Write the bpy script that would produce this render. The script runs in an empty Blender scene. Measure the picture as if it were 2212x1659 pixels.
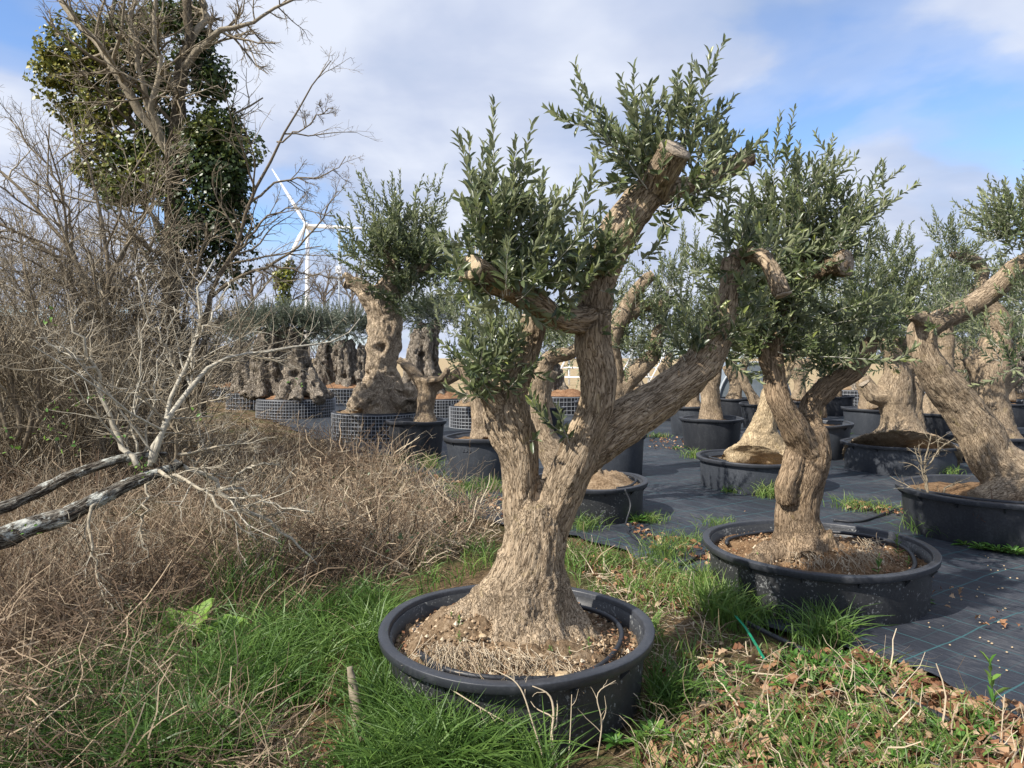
import bpy, math
import numpy as np

# ------------------------------------------------------------------ camera, sky, sun, exposure
SC = bpy.context.scene
COL = SC.collection
rng = np.random.default_rng(11)
F, CX, HY, EYE = 1560.0, 1106.0, 772.0, 1.6          # focal length and horizon of the photograph (2212 px wide)

cam_data = bpy.data.cameras.new('camera')
cam_data.sensor_width = 36.0
cam_data.sensor_fit = 'HORIZONTAL'
cam_data.lens = F / 2212.0 * 36.0
cam_data.shift_y = -(829.5 - HY) / 2212.0
cam_data.clip_start = 0.05
cam_data.clip_end = 3000.0
cam = bpy.data.objects.new('camera', cam_data)
cam.location = (0, 0, EYE)
cam.rotation_euler = (math.radians(90), 0, 0)
COL.objects.link(cam)
SC.camera = cam

SUN_TO = np.array([-0.64, -0.42, 0.72]); SUN_TO /= np.linalg.norm(SUN_TO)
SUN_EL = math.asin(SUN_TO[2]); SUN_AZ = math.atan2(SUN_TO[0], SUN_TO[1])

sun_data = bpy.data.lights.new('sun', 'SUN')
sun_data.energy = 5.0
sun_data.angle = math.radians(0.55)
sun_data.color = (1.0, 0.94, 0.85)
sun = bpy.data.objects.new('sun', sun_data)
COL.objects.link(sun)
from mathutils import Vector, Matrix
sun.rotation_euler = Vector((-SUN_TO[0], -SUN_TO[1], -SUN_TO[2])).to_track_quat('-Z', 'Y').to_euler()

world = bpy.data.worlds.new('World')
SC.world = world
world.use_nodes = True
SC.view_settings.view_transform = 'Standard'
SC.view_settings.look = 'None'
SC.view_settings.exposure = 0.58
SC.view_settings.gamma = 1.0
SC.view_settings.use_curve_mapping = False


def nd(nt, kind, **kw):
    n = nt.nodes.new(kind)
    for k, v in kw.items():
        if k == 'inp':
            for ik, iv in v.items():
                if hasattr(iv, 'is_output'):
                    nt.links.new(iv, n.inputs[ik])
                else:
                    n.inputs[ik].default_value = iv
        else:
            setattr(n, k, v)
    return n


def ramp(nt, fac, stops, interp='LINEAR'):
    n = nt.nodes.new('ShaderNodeValToRGB')
    n.color_ramp.interpolation = interp
    el = n.color_ramp.elements
    while len(el) < len(stops):
        el.new(0.5)
    for e, (p, c) in zip(el, stops):
        e.position = p
        e.color = (c[0], c[1], c[2], 1.0) if len(c) == 3 else c
    nt.links.new(fac, n.inputs[0])
    return n.outputs[0]


def rgb(g):
    return (g, g, g)


def build_world():
    nt = world.node_tree
    nt.nodes.clear()
    out = nd(nt, 'ShaderNodeOutputWorld')
    bg = nd(nt, 'ShaderNodeBackground')
    bg.inputs['Strength'].default_value = 0.085
    sky = nd(nt, 'ShaderNodeTexSky', sky_type='NISHITA')
    sky.sun_disc = False
    sky.sun_elevation = SUN_EL
    sky.sun_rotation = SUN_AZ
    sky.air_density = 1.0
    sky.dust_density = 0.6
    sky.ozone_density = 2.0
    tc = nd(nt, 'ShaderNodeTexCoord')
    sep = nd(nt, 'ShaderNodeSeparateXYZ', inp={0: tc.outputs['Generated']})
    # clouds lie on a flat layer: direction divided by its height
    zz = nd(nt, 'ShaderNodeMath', operation='MAXIMUM', inp={0: sep.outputs[2], 1: 0.0})
    za = nd(nt, 'ShaderNodeMath', operation='ADD', inp={0: zz.outputs[0], 1: 0.22})
    dx = nd(nt, 'ShaderNodeMath', operation='DIVIDE', inp={0: sep.outputs[0], 1: za.outputs[0]})
    dy = nd(nt, 'ShaderNodeMath', operation='DIVIDE', inp={0: sep.outputs[1], 1: za.outputs[0]})
    cmb = nd(nt, 'ShaderNodeCombineXYZ', inp={0: dx.outputs[0], 1: dy.outputs[0], 2: sep.outputs[2]})
    mp = nd(nt, 'ShaderNodeMapping', inp={0: cmb.outputs[0], 1: (14.1, 0.9, 0.0), 3: (1.0, 1.0, 1.4)})
    n1 = nd(nt, 'ShaderNodeTexNoise', inp={'Vector': mp.outputs[0], 'Scale': 1.05, 'Detail': 7.0, 'Roughness': 0.48, 'Distortion': 0.35})
    cover = ramp(nt, n1.outputs[0], [(0.31, rgb(0.0)), (0.38, rgb(0.35)), (0.45, rgb(0.9)), (0.54, rgb(1.0))], 'EASE')
    n2 = nd(nt, 'ShaderNodeTexNoise', inp={'Vector': mp.outputs[0], 'Scale': 2.1, 'Detail': 5.0, 'Roughness': 0.5, 'Distortion': 0.2})
    ccol = ramp(nt, n2.outputs[0], [(0.30, (3.7, 4.5, 6.2)), (0.47, (4.8, 5.4, 6.9)), (0.64, (6.4, 6.85, 7.9))])
    skym = nd(nt, 'ShaderNodeMix', data_type='RGBA', blend_type='MULTIPLY', inp={0: 1.0, 6: sky.outputs[0], 7: (1.35, 1.5, 1.75, 1)})
    mix = nd(nt, 'ShaderNodeMix', data_type='RGBA', inp={0: cover, 6: skym.outputs[2], 7: ccol})
    nt.links.new(mix.outputs[2], bg.inputs['Color'])
    nt.links.new(bg.outputs[0], out.inputs[0])


build_world()


# ------------------------------------------------------------------ small numeric helpers
def W(u, v, y):
    return np.array([(u - CX) / F * y, y, EYE - (v - HY) / F * y])


def gy(v):
    return EYE * F / (v - HY)


def G(u, v):
    y = gy(v)
    return np.array([(u - CX) / F * y, y])


def norm(a):
    return a / np.maximum(np.linalg.norm(a, axis=-1, keepdims=True), 1e-9)


def rdir(n):
    return norm(rng.normal(size=(n, 3)))


def hash3(i, j, k):
    i = i.astype(np.uint32); j = j.astype(np.uint32); k = k.astype(np.uint32)
    h = i * np.uint32(374761393) + j * np.uint32(668265263) + k * np.uint32(2147483647 - 58)
    h = (h ^ (h >> np.uint32(13))) * np.uint32(1274126177)
    h = h ^ (h >> np.uint32(16))
    return (h & np.uint32(0xFFFFFF)).astype(np.float64) / 16777215.0


def vnoise(p):
    p = np.asarray(p, dtype=np.float64) + 1000.0
    f = np.floor(p); t = p - f; t = t * t * (3 - 2 * t)
    i, j, k = [f[:, a].astype(np.int64) for a in range(3)]
    r = 0
    for a in (0, 1):
        wa = t[:, 0] if a else 1 - t[:, 0]
        for b in (0, 1):
            wb = t[:, 1] if b else 1 - t[:, 1]
            for c in (0, 1):
                wc = t[:, 2] if c else 1 - t[:, 2]
                r = r + wa * wb * wc * hash3(i + a, j + b, k + c)
    return r


def fbm(p, o=3):
    s = 0; a = 0.5; tot = 0
    for q in range(o):
        s = s + a * vnoise(p * 2.03 ** q + 7.3 * q); tot += a; a *= 0.5
    return s / tot


def smooth01(x, a, b):
    t = np.clip((x - a) / (b - a), 0, 1)
    return t * t * (3 - 2 * t)


# ------------------------------------------------------------------ mesh building
class Acc:
    """collects quads and triangles and a per-vertex tint for one mesh"""
    def __init__(s):
        s.V = []; s.Q = []; s.T = []; s.C = []; s.n = 0

    def add(s, V, Q=None, T=None, tint=None):
        V = np.asarray(V, dtype=np.float64).reshape(-1, 3)
        s.V.append(V)
        if Q is not None and len(Q): s.Q.append(np.asarray(Q, dtype=np.int64).reshape(-1, 4) + s.n)
        if T is not None and len(T): s.T.append(np.asarray(T, dtype=np.int64).reshape(-1, 3) + s.n)
        s.C.append(np.full(len(V), 0.5) if tint is None else np.broadcast_to(np.asarray(tint, dtype=np.float64), (len(V),)))
        s.n += len(V)
        return s

    def mesh(s, name, mat, base=None, smooth=True):
        V = np.concatenate(s.V) if s.V else np.zeros((0, 3))
        if base is not None: V = V - np.asarray(base)
        Q = np.concatenate(s.Q) if s.Q else np.zeros((0, 4), int)
        T = np.concatenate(s.T) if s.T else np.zeros((0, 3), int)
        me = bpy.data.meshes.new(name)
        me.vertices.add(len(V)); me.vertices.foreach_set('co', V.astype(np.float32).ravel())
        nl = len(Q) * 4 + len(T) * 3
        me.loops.add(nl)
        me.loops.foreach_set('vertex_index', np.concatenate([Q.ravel(), T.ravel()]).astype(np.int32))
        me.polygons.add(len(Q) + len(T))
        st = np.concatenate([np.arange(len(Q)) * 4, len(Q) * 4 + np.arange(len(T)) * 3]).astype(np.int32)
        me.polygons.foreach_set('loop_start', st)
        me.polygons.foreach_set('use_smooth', np.full(len(Q) + len(T), smooth))
        at = me.attributes.new('tint', 'FLOAT', 'POINT')
        at.data.foreach_set('value', np.concatenate(s.C).astype(np.float32) if s.C else [])
        me.update(calc_edges=True)
        if mat: me.materials.append(mat)
        return me


BASE = {}


def link(name, me, parent=None, label=None, cat=None, group=None, kind=None):
    o = bpy.data.objects.new(name, me)
    COL.objects.link(o)
    if parent is not None:
        o.parent = parent
        BASE[o.name] = BASE[parent.name]
    else:
        BASE[o.name] = np.zeros(3)
    if label: o['label'] = label
    if cat: o['category'] = cat
    if group: o['group'] = group
    if kind: o['kind'] = kind
    return o


def thing(name, label, cat, loc, group=None):
    o = bpy.data.objects.new(name, None)
    o.empty_display_size = 0.1
    COL.objects.link(o)
    o.location = loc
    BASE[o.name] = np.asarray(loc, dtype=float)
    o['label'] = label; o['category'] = cat
    if group: o['group'] = group
    return o


def part(name, acc, mat, parent, kind=None, smooth=True, label=None):
    return link(name, acc.mesh(name, mat, BASE[parent.name], smooth), parent, kind=kind, label=label)


def solo(name, acc, mat, loc, label, cat, group=None, smooth=True):
    o = link(name, acc.mesh(name, mat, loc, smooth), None, label, cat, group)
    o.location = loc
    return o


def frames(P):
    T = np.empty_like(P)
    T[:, 1:-1] = P[:, 2:] - P[:, :-2]
    T[:, 0] = P[:, 1] - P[:, 0]; T[:, -1] = P[:, -1] - P[:, -2]
    T = norm(T)
    m = np.abs(T.mean(axis=1))
    ref = np.zeros((len(P), 3)); ref[np.arange(len(P)), np.argmin(m, axis=1)] = 1.0
    N = np.empty_like(P)
    n = ref
    for k in range(P.shape[1]):
        n = n - np.sum(n * T[:, k], axis=1, keepdims=True) * T[:, k]
        n = norm(n)
        N[:, k] = n
    B = np.cross(T, N)
    return T, N, B


def tubes(acc, P, R, sides=4, tint=None, caps=False):
    P = np.asarray(P, float); R = np.asarray(R, float)
    if P.ndim == 2: P = P[None]; R = R[None]
    n, K = P.shape[:2]
    T, N, B = frames(P)
    a = np.arange(sides) / sides * 2 * math.pi
    V = P[:, :, None, :] + R[:, :, None, None] * (N[:, :, None, :] * np.cos(a)[None, None, :, None] + B[:, :, None, :] * np.sin(a)[None, None, :, None])
    idx = np.arange(n * K * sides).reshape(n, K, sides)
    nx = np.roll(idx, -1, axis=2)
    Q = np.stack([idx[:, :-1], nx[:, :-1], nx[:, 1:], idx[:, 1:]], axis=-1).reshape(-1, 4)
    tt = None if tint is None else np.repeat(np.asarray(tint), K * sides)
    if caps:
        V = V.reshape(-1, 3)
        c0 = len(V) + np.arange(n); c1 = c0 + n
        V = np.concatenate([V, P[:, 0] - T[:, 0] * R[:, 0, None] * 0.02, P[:, -1] + T[:, -1] * R[:, -1, None] * 0.02])
        t0 = np.stack([np.broadcast_to(c0[:, None], (n, sides)), nx[:, 0], idx[:, 0]], axis=-1).reshape(-1, 3)
        t1 = np.stack([np.broadcast_to(c1[:, None], (n, sides)), idx[:, -1], nx[:, -1]], axis=-1).reshape(-1, 3)
        if tt is not None: tt = np.concatenate([tt, tint, tint])
        acc.add(V, Q, np.concatenate([t0, t1]), tt)
    else:
        acc.add(V, Q, None, tt)


def ribbons(acc, P, Wd, tint=None, side=None):
    n, K = P.shape[:2]
    T = frames(P)[0]
    if side is None:
        s = rdir(n)
    else:
        s = side
    S = np.cross(T, s[:, None, :]); S = norm(S)
    V = np.stack([P - S * Wd[..., None] * 0.5, P + S * Wd[..., None] * 0.5], axis=2)
    idx = np.arange(n * K * 2).reshape(n, K, 2)
    Q = np.stack([idx[:, :-1, 0], idx[:, :-1, 1], idx[:, 1:, 1], idx[:, 1:, 0]], axis=-1).reshape(-1, 4)
    acc.add(V, Q, None, None if tint is None else np.repeat(np.asarray(tint), K * 2))


def catmull(p, step):
    """densify a polyline of (x,y,z,r)"""
    p = np.asarray(p, float)
    if len(p) == 2:
        e = np.concatenate([[2 * p[0] - p[1]], p, [2 * p[-1] - p[-2]]])
    else:
        e = np.concatenate([[2 * p[0] - p[1]], p, [2 * p[-1] - p[-2]]])
    out = []
    for i in range(1, len(e) - 2):
        n = max(2, int(np.ceil(np.linalg.norm(e[i + 1, :3] - e[i, :3]) / step)))
        t = np.arange(n)[:, None] / n
        a, b, c, d = e[i - 1], e[i], e[i + 1], e[i + 2]
        out.append(0.5 * ((2 * b) + (-a + c) * t + (2 * a - 5 * b + 4 * c - d) * t ** 2 + (-a + 3 * b - 3 * c + d) * t ** 3))
    out.append(e[-2][None])
    o = np.concatenate(out)
    if o.shape[1] > 3: o[:, 3] = np.maximum(o[:, 3], 0.001)
    return o


def resample(p, K):
    d = catmull(p, 0.03)
    s = np.concatenate([[0], np.cumsum(np.linalg.norm(np.diff(d[:, :3], axis=0), axis=1))])
    t = np.linspace(0, s[-1], K)
    return np.stack([np.interp(t, s, d[:, k]) for k in range(d.shape[1])], axis=1)


# ------------------------------------------------------------------ materials
def newmat(name):
    m = bpy.data.materials.new(name)
    m.use_nodes = True
    nt = m.node_tree
    return m, nt, nt.nodes['Principled BSDF'], nt.nodes['Material Output']


def tint_mat(name, stops, rough=0.7, spec=0.3, trans=0.0, noise=None, bump=None):
    m, nt, b, out = newmat(name)
    at = nd(nt, 'ShaderNodeAttribute', attribute_name='tint')
    c = ramp(nt, at.outputs['Fac'], stops)
    if noise:
        sc, lo, hi = noise
        tc = nd(nt, 'ShaderNodeTexCoord')
        n = nd(nt, 'ShaderNodeTexNoise', inp={'Vector': tc.outputs['Object'], 'Scale': sc, 'Detail': 4.0})
        f = ramp(nt, n.outputs[0], [(0.3, rgb(lo)), (0.7, rgb(hi))])
        mx = nd(nt, 'ShaderNodeMix', data_type='RGBA', blend_type='MULTIPLY', inp={0: 1.0, 6: c, 7: f})
        c = mx.outputs[2]
    nt.links.new(c, b.inputs['Base Color'])
    b.inputs['Roughness'].default_value = rough
    b.inputs['Specular IOR Level'].default_value = spec
    if bump:
        sc, st = bump
        tc = nd(nt, 'ShaderNodeTexCoord')
        n = nd(nt, 'ShaderNodeTexNoise', inp={'Vector': tc.outputs['Object'], 'Scale': sc, 'Detail': 5.0})
        bp = nd(nt, 'ShaderNodeBump', inp={'Strength': st, 'Distance': 0.01, 'Height': n.outputs[0]})
        nt.links.new(bp.outputs[0], b.inputs['Normal'])
    if trans > 0:
        t = nd(nt, 'ShaderNodeBsdfTranslucent')
        nt.links.new(c, t.inputs['Color'])
        mx = nd(nt, 'ShaderNodeMixShader', inp={0: trans, 1: b.outputs[0], 2: t.outputs[0]})
        nt.links.new(mx.outputs[0], out.inputs['Surface'])
    return m


def leaf_mat(name, top, under, trans=0.18, rt=0.38, ru=0.65, spec=0.45):
    m, nt, b, out = newmat(name)
    at = nd(nt, 'ShaderNodeAttribute', attribute_name='tint')
    ct = ramp(nt, at.outputs['Fac'], top)
    cu = ramp(nt, at.outputs['Fac'], under)
    geo = nd(nt, 'ShaderNodeNewGeometry')
    mx = nd(nt, 'ShaderNodeMix', data_type='RGBA', inp={0: geo.outputs['Backfacing'], 6: ct, 7: cu})
    nt.links.new(mx.outputs[2], b.inputs['Base Color'])
    r = nd(nt, 'ShaderNodeMapRange', inp={0: geo.outputs['Backfacing'], 3: rt, 4: ru})
    nt.links.new(r.outputs[0], b.inputs['Roughness'])
    b.inputs['Specular IOR Level'].default_value = spec
    t = nd(nt, 'ShaderNodeBsdfTranslucent')
    nt.links.new(mx.outputs[2], t.inputs['Color'])
    ms = nd(nt, 'ShaderNodeMixShader', inp={0: trans, 1: b.outputs[0], 2: t.outputs[0]})
    nt.links.new(ms.outputs[0], out.inputs['Surface'])
    return m


def bark_mat(name, light, mid, dark, lichen=0.0, lcol=(0.33, 0.27, 0.08), scale=1.0, bump=0.9, dist=0.009, stretch=0.17):
    m, nt, b, out = newmat(name)
    at = nd(nt, 'ShaderNodeAttribute', attribute_name='bark')
    tc = nd(nt, 'ShaderNodeTexCoord')
    mp = nd(nt, 'ShaderNodeMapping', inp={0: at.outputs['Vector'], 3: (1, 1, stretch)})
    # wavy fissures running along the limb
    def fissure(sc, dist, w):
        fn = nd(nt, 'ShaderNodeTexNoise', inp={'Vector': mp.outputs[0], 'Scale': sc * scale, 'Detail': 2.5, 'Roughness': 0.6, 'Distortion': dist})
        fs = nd(nt, 'ShaderNodeMath', operation='SUBTRACT', inp={0: fn.outputs[0], 1: 0.5})
        fa = nd(nt, 'ShaderNodeMath', operation='ABSOLUTE', inp={0: fs.outputs[0]})
        return nd(nt, 'ShaderNodeMapRange', inp={0: fa.outputs[0], 1: 0.0, 2: w}).outputs[0]
    f1 = fissure(54, 1.1, 0.11)
    f2 = fissure(130, 0.6, 0.12)
    fmix = nd(nt, 'ShaderNodeMath', operation='MULTIPLY_ADD', inp={0: f2, 1: 0.35, 2: f1})
    fis = ramp(nt, fmix.outputs[0], [(0.0, rgb(0)), (0.45, rgb(0.7)), (1.0, rgb(1))])
    n1 = nd(nt, 'ShaderNodeTexNoise', inp={'Vector': mp.outputs[0], 'Scale': 150 * scale, 'Detail': 6.0, 'Roughness': 0.65})
    n2 = nd(nt, 'ShaderNodeTexNoise', inp={'Vector': tc.outputs['Object'], 'Scale': 5.0, 'Detail': 5.0, 'Roughness': 0.6})
    hmul = nd(nt, 'ShaderNodeMath', operation='MULTIPLY', inp={0: n1.outputs[0], 1: 0.8})
    h = nd(nt, 'ShaderNodeMath', operation='ADD', inp={0: fis, 1: hmul.outputs[0]})
    c1 = ramp(nt, n1.outputs[0], [(0.30, dark), (0.46, mid), (0.64, light)])
    big = ramp(nt, n2.outputs[0], [(0.28, (0.58, 0.56, 0.54)), (0.45, (0.92, 0.91, 0.9)), (0.56, (1.05, 1.03, 1.0)), (0.72, (1.3, 1.26, 1.2))])
    m1 = nd(nt, 'ShaderNodeMix', data_type='RGBA', blend_type='MULTIPLY', inp={0: 1.0, 6: c1, 7: big})
    fc = ramp(nt, fmix.outputs[0], [(0.04, (0.22, 0.185, 0.15)), (0.28, (0.66, 0.62, 0.58)), (0.62, (0.96, 0.955, 0.95)), (1.0, (1.04, 1.03, 1.02))])
    m2 = nd(nt, 'ShaderNodeMix', data_type='RGBA', blend_type='MULTIPLY', inp={0: 0.95, 6: m1.outputs[2], 7: fc})
    col = m2.outputs[2]
    if lichen > 0:
        n3 = nd(nt, 'ShaderNodeTexNoise', inp={'Vector': tc.outputs['Object'], 'Scale': 9.0, 'Detail': 6.0, 'Roughness': 0.7})
        lf = ramp(nt, n3.outputs[0], [(0.60 if lichen < .8 else .52, rgb(0)), (0.70 if lichen < .8 else .60, rgb(lichen))])
        m3 = nd(nt, 'ShaderNodeMix', data_type='RGBA', inp={0: lf, 6: col, 7: (*lcol, 1)})
        col = m3.outputs[2]
    nt.links.new(col, b.inputs['Base Color'])
    b.inputs['Roughness'].default_value = 0.9
    b.inputs['Specular IOR Level'].default_value = 0.15
    bp = nd(nt, 'ShaderNodeBump', inp={'Strength': bump, 'Distance': dist, 'Height': h.outputs[0]})
    nt.links.new(bp.outputs[0], b.inputs['Normal'])
    return m


def soil_mat(name, stops, scale=60, bump=0.8, big=6.0):
    m, nt, b, out = newmat(name)
    tc = nd(nt, 'ShaderNodeTexCoord')
    n1 = nd(nt, 'ShaderNodeTexNoise', inp={'Vector': tc.outputs['Object'], 'Scale': scale, 'Detail': 8.0, 'Roughness': 0.75})
    n2 = nd(nt, 'ShaderNodeTexNoise', inp={'Vector': tc.outputs['Object'], 'Scale': big, 'Detail': 5.0, 'Roughness': 0.6})
    ad = nd(nt, 'ShaderNodeMath', operation='MULTIPLY_ADD', inp={0: n1.outputs[0], 1: 0.6, 2: 0.0})
    a2 = nd(nt, 'ShaderNodeMath', operation='MULTIPLY_ADD', inp={0: n2.outputs[0], 1: 0.4, 2: ad.outputs[0]})
    c = ramp(nt, a2.outputs[0], stops)
    nt.links.new(c, b.inputs['Base Color'])
    b.inputs['Roughness'].default_value = 0.95
    b.inputs['Specular IOR Level'].default_value = 0.1
    bp = nd(nt, 'ShaderNodeBump', inp={'Strength': bump, 'Distance': 0.02, 'Height': n1.outputs[0]})
    nt.links.new(bp.outputs[0], b.inputs['Normal'])
    return m


def plastic_mat(name, base, dust, amount=0.5, rough=0.42, splash=0.0):
    m, nt, b, out = newmat(name)
    tc = nd(nt, 'ShaderNodeTexCoord')
    mp = nd(nt, 'ShaderNodeMapping', inp={0: tc.outputs['Object'], 3: (1, 1, 0.45)})
    n1 = nd(nt, 'ShaderNodeTexNoise', inp={'Vector': mp.outputs[0], 'Scale': 5.5, 'Detail': 8.0, 'Roughness': 0.72})
    n2 = nd(nt, 'ShaderNodeTexNoise', inp={'Vector': tc.outputs['Object'], 'Scale': 55.0, 'Detail': 6.0, 'Roughness': 0.75})
    mul = nd(nt, 'ShaderNodeMath', operation='MULTIPLY', inp={0: n1.outputs[0], 1: n2.outputs[0]})
    f = ramp(nt, mul.outputs[0], [(0.22, rgb(0.06)), (0.34, rgb(0.55 * amount)), (0.48, rgb(amount))])
    fac = f
    if splash > 0:
        # specks of dried lime and mud, thicker near the ground
        n3 = nd(nt, 'ShaderNodeTexNoise', inp={'Vector': tc.outputs['Object'], 'Scale': 62.0, 'Detail': 4.0, 'Roughness': 0.6})
        n4 = nd(nt, 'ShaderNodeTexNoise', inp={'Vector': tc.outputs['Object'], 'Scale': 7.0, 'Detail': 3.0})
        s0 = nd(nt, 'ShaderNodeMath', operation='MULTIPLY_ADD', inp={0: n4.outputs[0], 1: 0.55, 2: n3.outputs[0]})
        sf = ramp(nt, s0.outputs[0], [(0.885, rgb(0)), (0.93, rgb(splash))])
        mxx = nd(nt, 'ShaderNodeMath', operation='MAXIMUM', inp={0: f, 1: sf})
        fac = mxx.outputs[0]
    mx = nd(nt, 'ShaderNodeMix', data_type='RGBA', inp={0: fac, 6: (*base, 1), 7: (*dust, 1)})
    nt.links.new(mx.outputs[2], b.inputs['Base Color'])
    r = nd(nt, 'ShaderNodeMapRange', inp={0: fac, 3: rough, 4: 0.8})
    nt.links.new(r.outputs[0], b.inputs['Roughness'])
    b.inputs['Specular IOR Level'].default_value = 0.4
    bp = nd(nt, 'ShaderNodeBump', inp={'Strength': 0.12, 'Distance': 0.01, 'Height': n2.outputs[0]})
    nt.links.new(bp.outputs[0], b.inputs['Normal'])
    return m


def weed_mat_material():
    m, nt, b, out = newmat('weed_membrane')
    tc = nd(nt, 'ShaderNodeTexCoord')
    wob = nd(nt, 'ShaderNodeTexNoise', inp={'Vector': tc.outputs['Object'], 'Scale': 1.6, 'Detail': 2.0})
    ws = nd(nt, 'ShaderNodeVectorMath', operation='SCALE', inp={0: wob.outputs['Color'], 'Scale': 0.09})
    wa = nd(nt, 'ShaderNodeVectorMath', operation='ADD', inp={0: tc.outputs['Object'], 1: ws.outputs[0]})
    mp = nd(nt, 'ShaderNodeMapping', inp={0: wa.outputs[0], 2: (0, 0, math.radians(-33))})
    sx = nd(nt, 'ShaderNodeSeparateXYZ', inp={0: mp.outputs[0]})

    def line(sock, period, width):
        d = nd(nt, 'ShaderNodeMath', operation='DIVIDE', inp={0: sock, 1: period})
        fr = nd(nt, 'ShaderNodeMath', operation='FRACT', inp={0: d.outputs[0]})
        s = nd(nt, 'ShaderNodeMath', operation='SUBTRACT', inp={0: fr.outputs[0], 1: 0.5})
        a = nd(nt, 'ShaderNodeMath', operation='ABSOLUTE', inp={0: s.outputs[0]})
        return nd(nt, 'ShaderNodeMath', operation='LESS_THAN', inp={0: a.outputs[0], 1: width / period * 0.5}).outputs[0]
    l1 = line(sx.outputs[0], 0.24, 0.0065)
    l2 = line(sx.outputs[1], 0.46, 0.009)
    l3 = line(sx.outputs[1], 0.23, 0.003)
    l3h = nd(nt, 'ShaderNodeMath', operation='MULTIPLY', inp={0: l3, 1: 0.45})
    lm = nd(nt, 'ShaderNodeMath', operation='MAXIMUM', inp={0: l1, 1: l2})
    lm2 = nd(nt, 'ShaderNodeMath', operation='MAXIMUM', inp={0: lm.outputs[0], 1: l3h.outputs[0]})
    n1 = nd(nt, 'ShaderNodeTexNoise', inp={'Vector': mp.outputs[0], 'Scale': 1.3, 'Detail': 8.0, 'Roughness': 0.7})
    mps = nd(nt, 'ShaderNodeMapping', inp={0: mp.outputs[0], 3: (60, 9, 1)})
    n2 = nd(nt, 'ShaderNodeTexNoise', inp={'Vector': mps.outputs[0], 'Scale': 1.0, 'Detail': 5.0, 'Roughness': 0.7})
    pr = nd(nt, 'ShaderNodeMath', operation='MULTIPLY', inp={0: n1.outputs[0], 1: n2.outputs[0]})
    c = ramp(nt, pr.outputs[0], [(0.12, (0.014, 0.017, 0.024)), (0.25, (0.026, 0.030, 0.040)), (0.38, (0.075, 0.077, 0.083)), (0.52, (0.17, 0.165, 0.155))])
    mx = nd(nt, 'ShaderNodeMix', data_type='RGBA', inp={0: lm2.outputs[0], 6: c, 7: (0.035, 0.10, 0.11, 1)})
    nt.links.new(mx.outputs[2], b.inputs['Base Color'])
    b.inputs['Roughness'].default_value = 0.62
    b.inputs['Specular IOR Level'].default_value = 0.35
    hh = nd(nt, 'ShaderNodeTexNoise', inp={'Vector': mp.outputs[0], 'Scale': 6.0, 'Detail': 4.0})
    wv = nd(nt, 'ShaderNodeMapping', inp={0: mp.outputs[0], 3: (300, 300, 1)})
    hv = nd(nt, 'ShaderNodeTexNoise', inp={'Vector': wv.outputs[0], 'Scale': 1.0, 'Detail': 2.0})
    hs = nd(nt, 'ShaderNodeMath', operation='MULTIPLY_ADD', inp={0: hv.outputs[0], 1: 0.05, 2: hh.outputs[0]})
    bp = nd(nt, 'ShaderNodeBump', inp={'Strength': 0.45, 'Distance': 0.03, 'Height': hs.outputs[0]})
    nt.links.new(bp.outputs[0], b.inputs['Normal'])
    return m


def flat_mat(name, col, rough=0.6, spec=0.3, metal=0.0, noise=None, bump=None):
    m, nt, b, out = newmat(name)
    tc = nd(nt, 'ShaderNodeTexCoord')
    if noise:
        sc, lo, hi = noise
        n = nd(nt, 'ShaderNodeTexNoise', inp={'Vector': tc.outputs['Object'], 'Scale': sc, 'Detail': 6.0, 'Roughness': 0.65})
        c = ramp(nt, n.outputs[0], [(0.32, tuple(x * lo for x in col)), (0.68, tuple(x * hi for x in col))])
        nt.links.new(c, b.inputs['Base Color'])
    else:
        b.inputs['Base Color'].default_value = (*col, 1)
    b.inputs['Roughness'].default_value = rough
    b.inputs['Specular IOR Level'].default_value = spec
    b.inputs['Metallic'].default_value = metal
    if bump:
        sc, st = bump
        n = nd(nt, 'ShaderNodeTexNoise', inp={'Vector': tc.outputs['Object'], 'Scale': sc, 'Detail': 5.0})
        bp = nd(nt, 'ShaderNodeBump', inp={'Strength': st, 'Distance': 0.02, 'Height': n.outputs[0]})
        nt.links.new(bp.outputs[0], b.inputs['Normal'])
    return m


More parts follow.
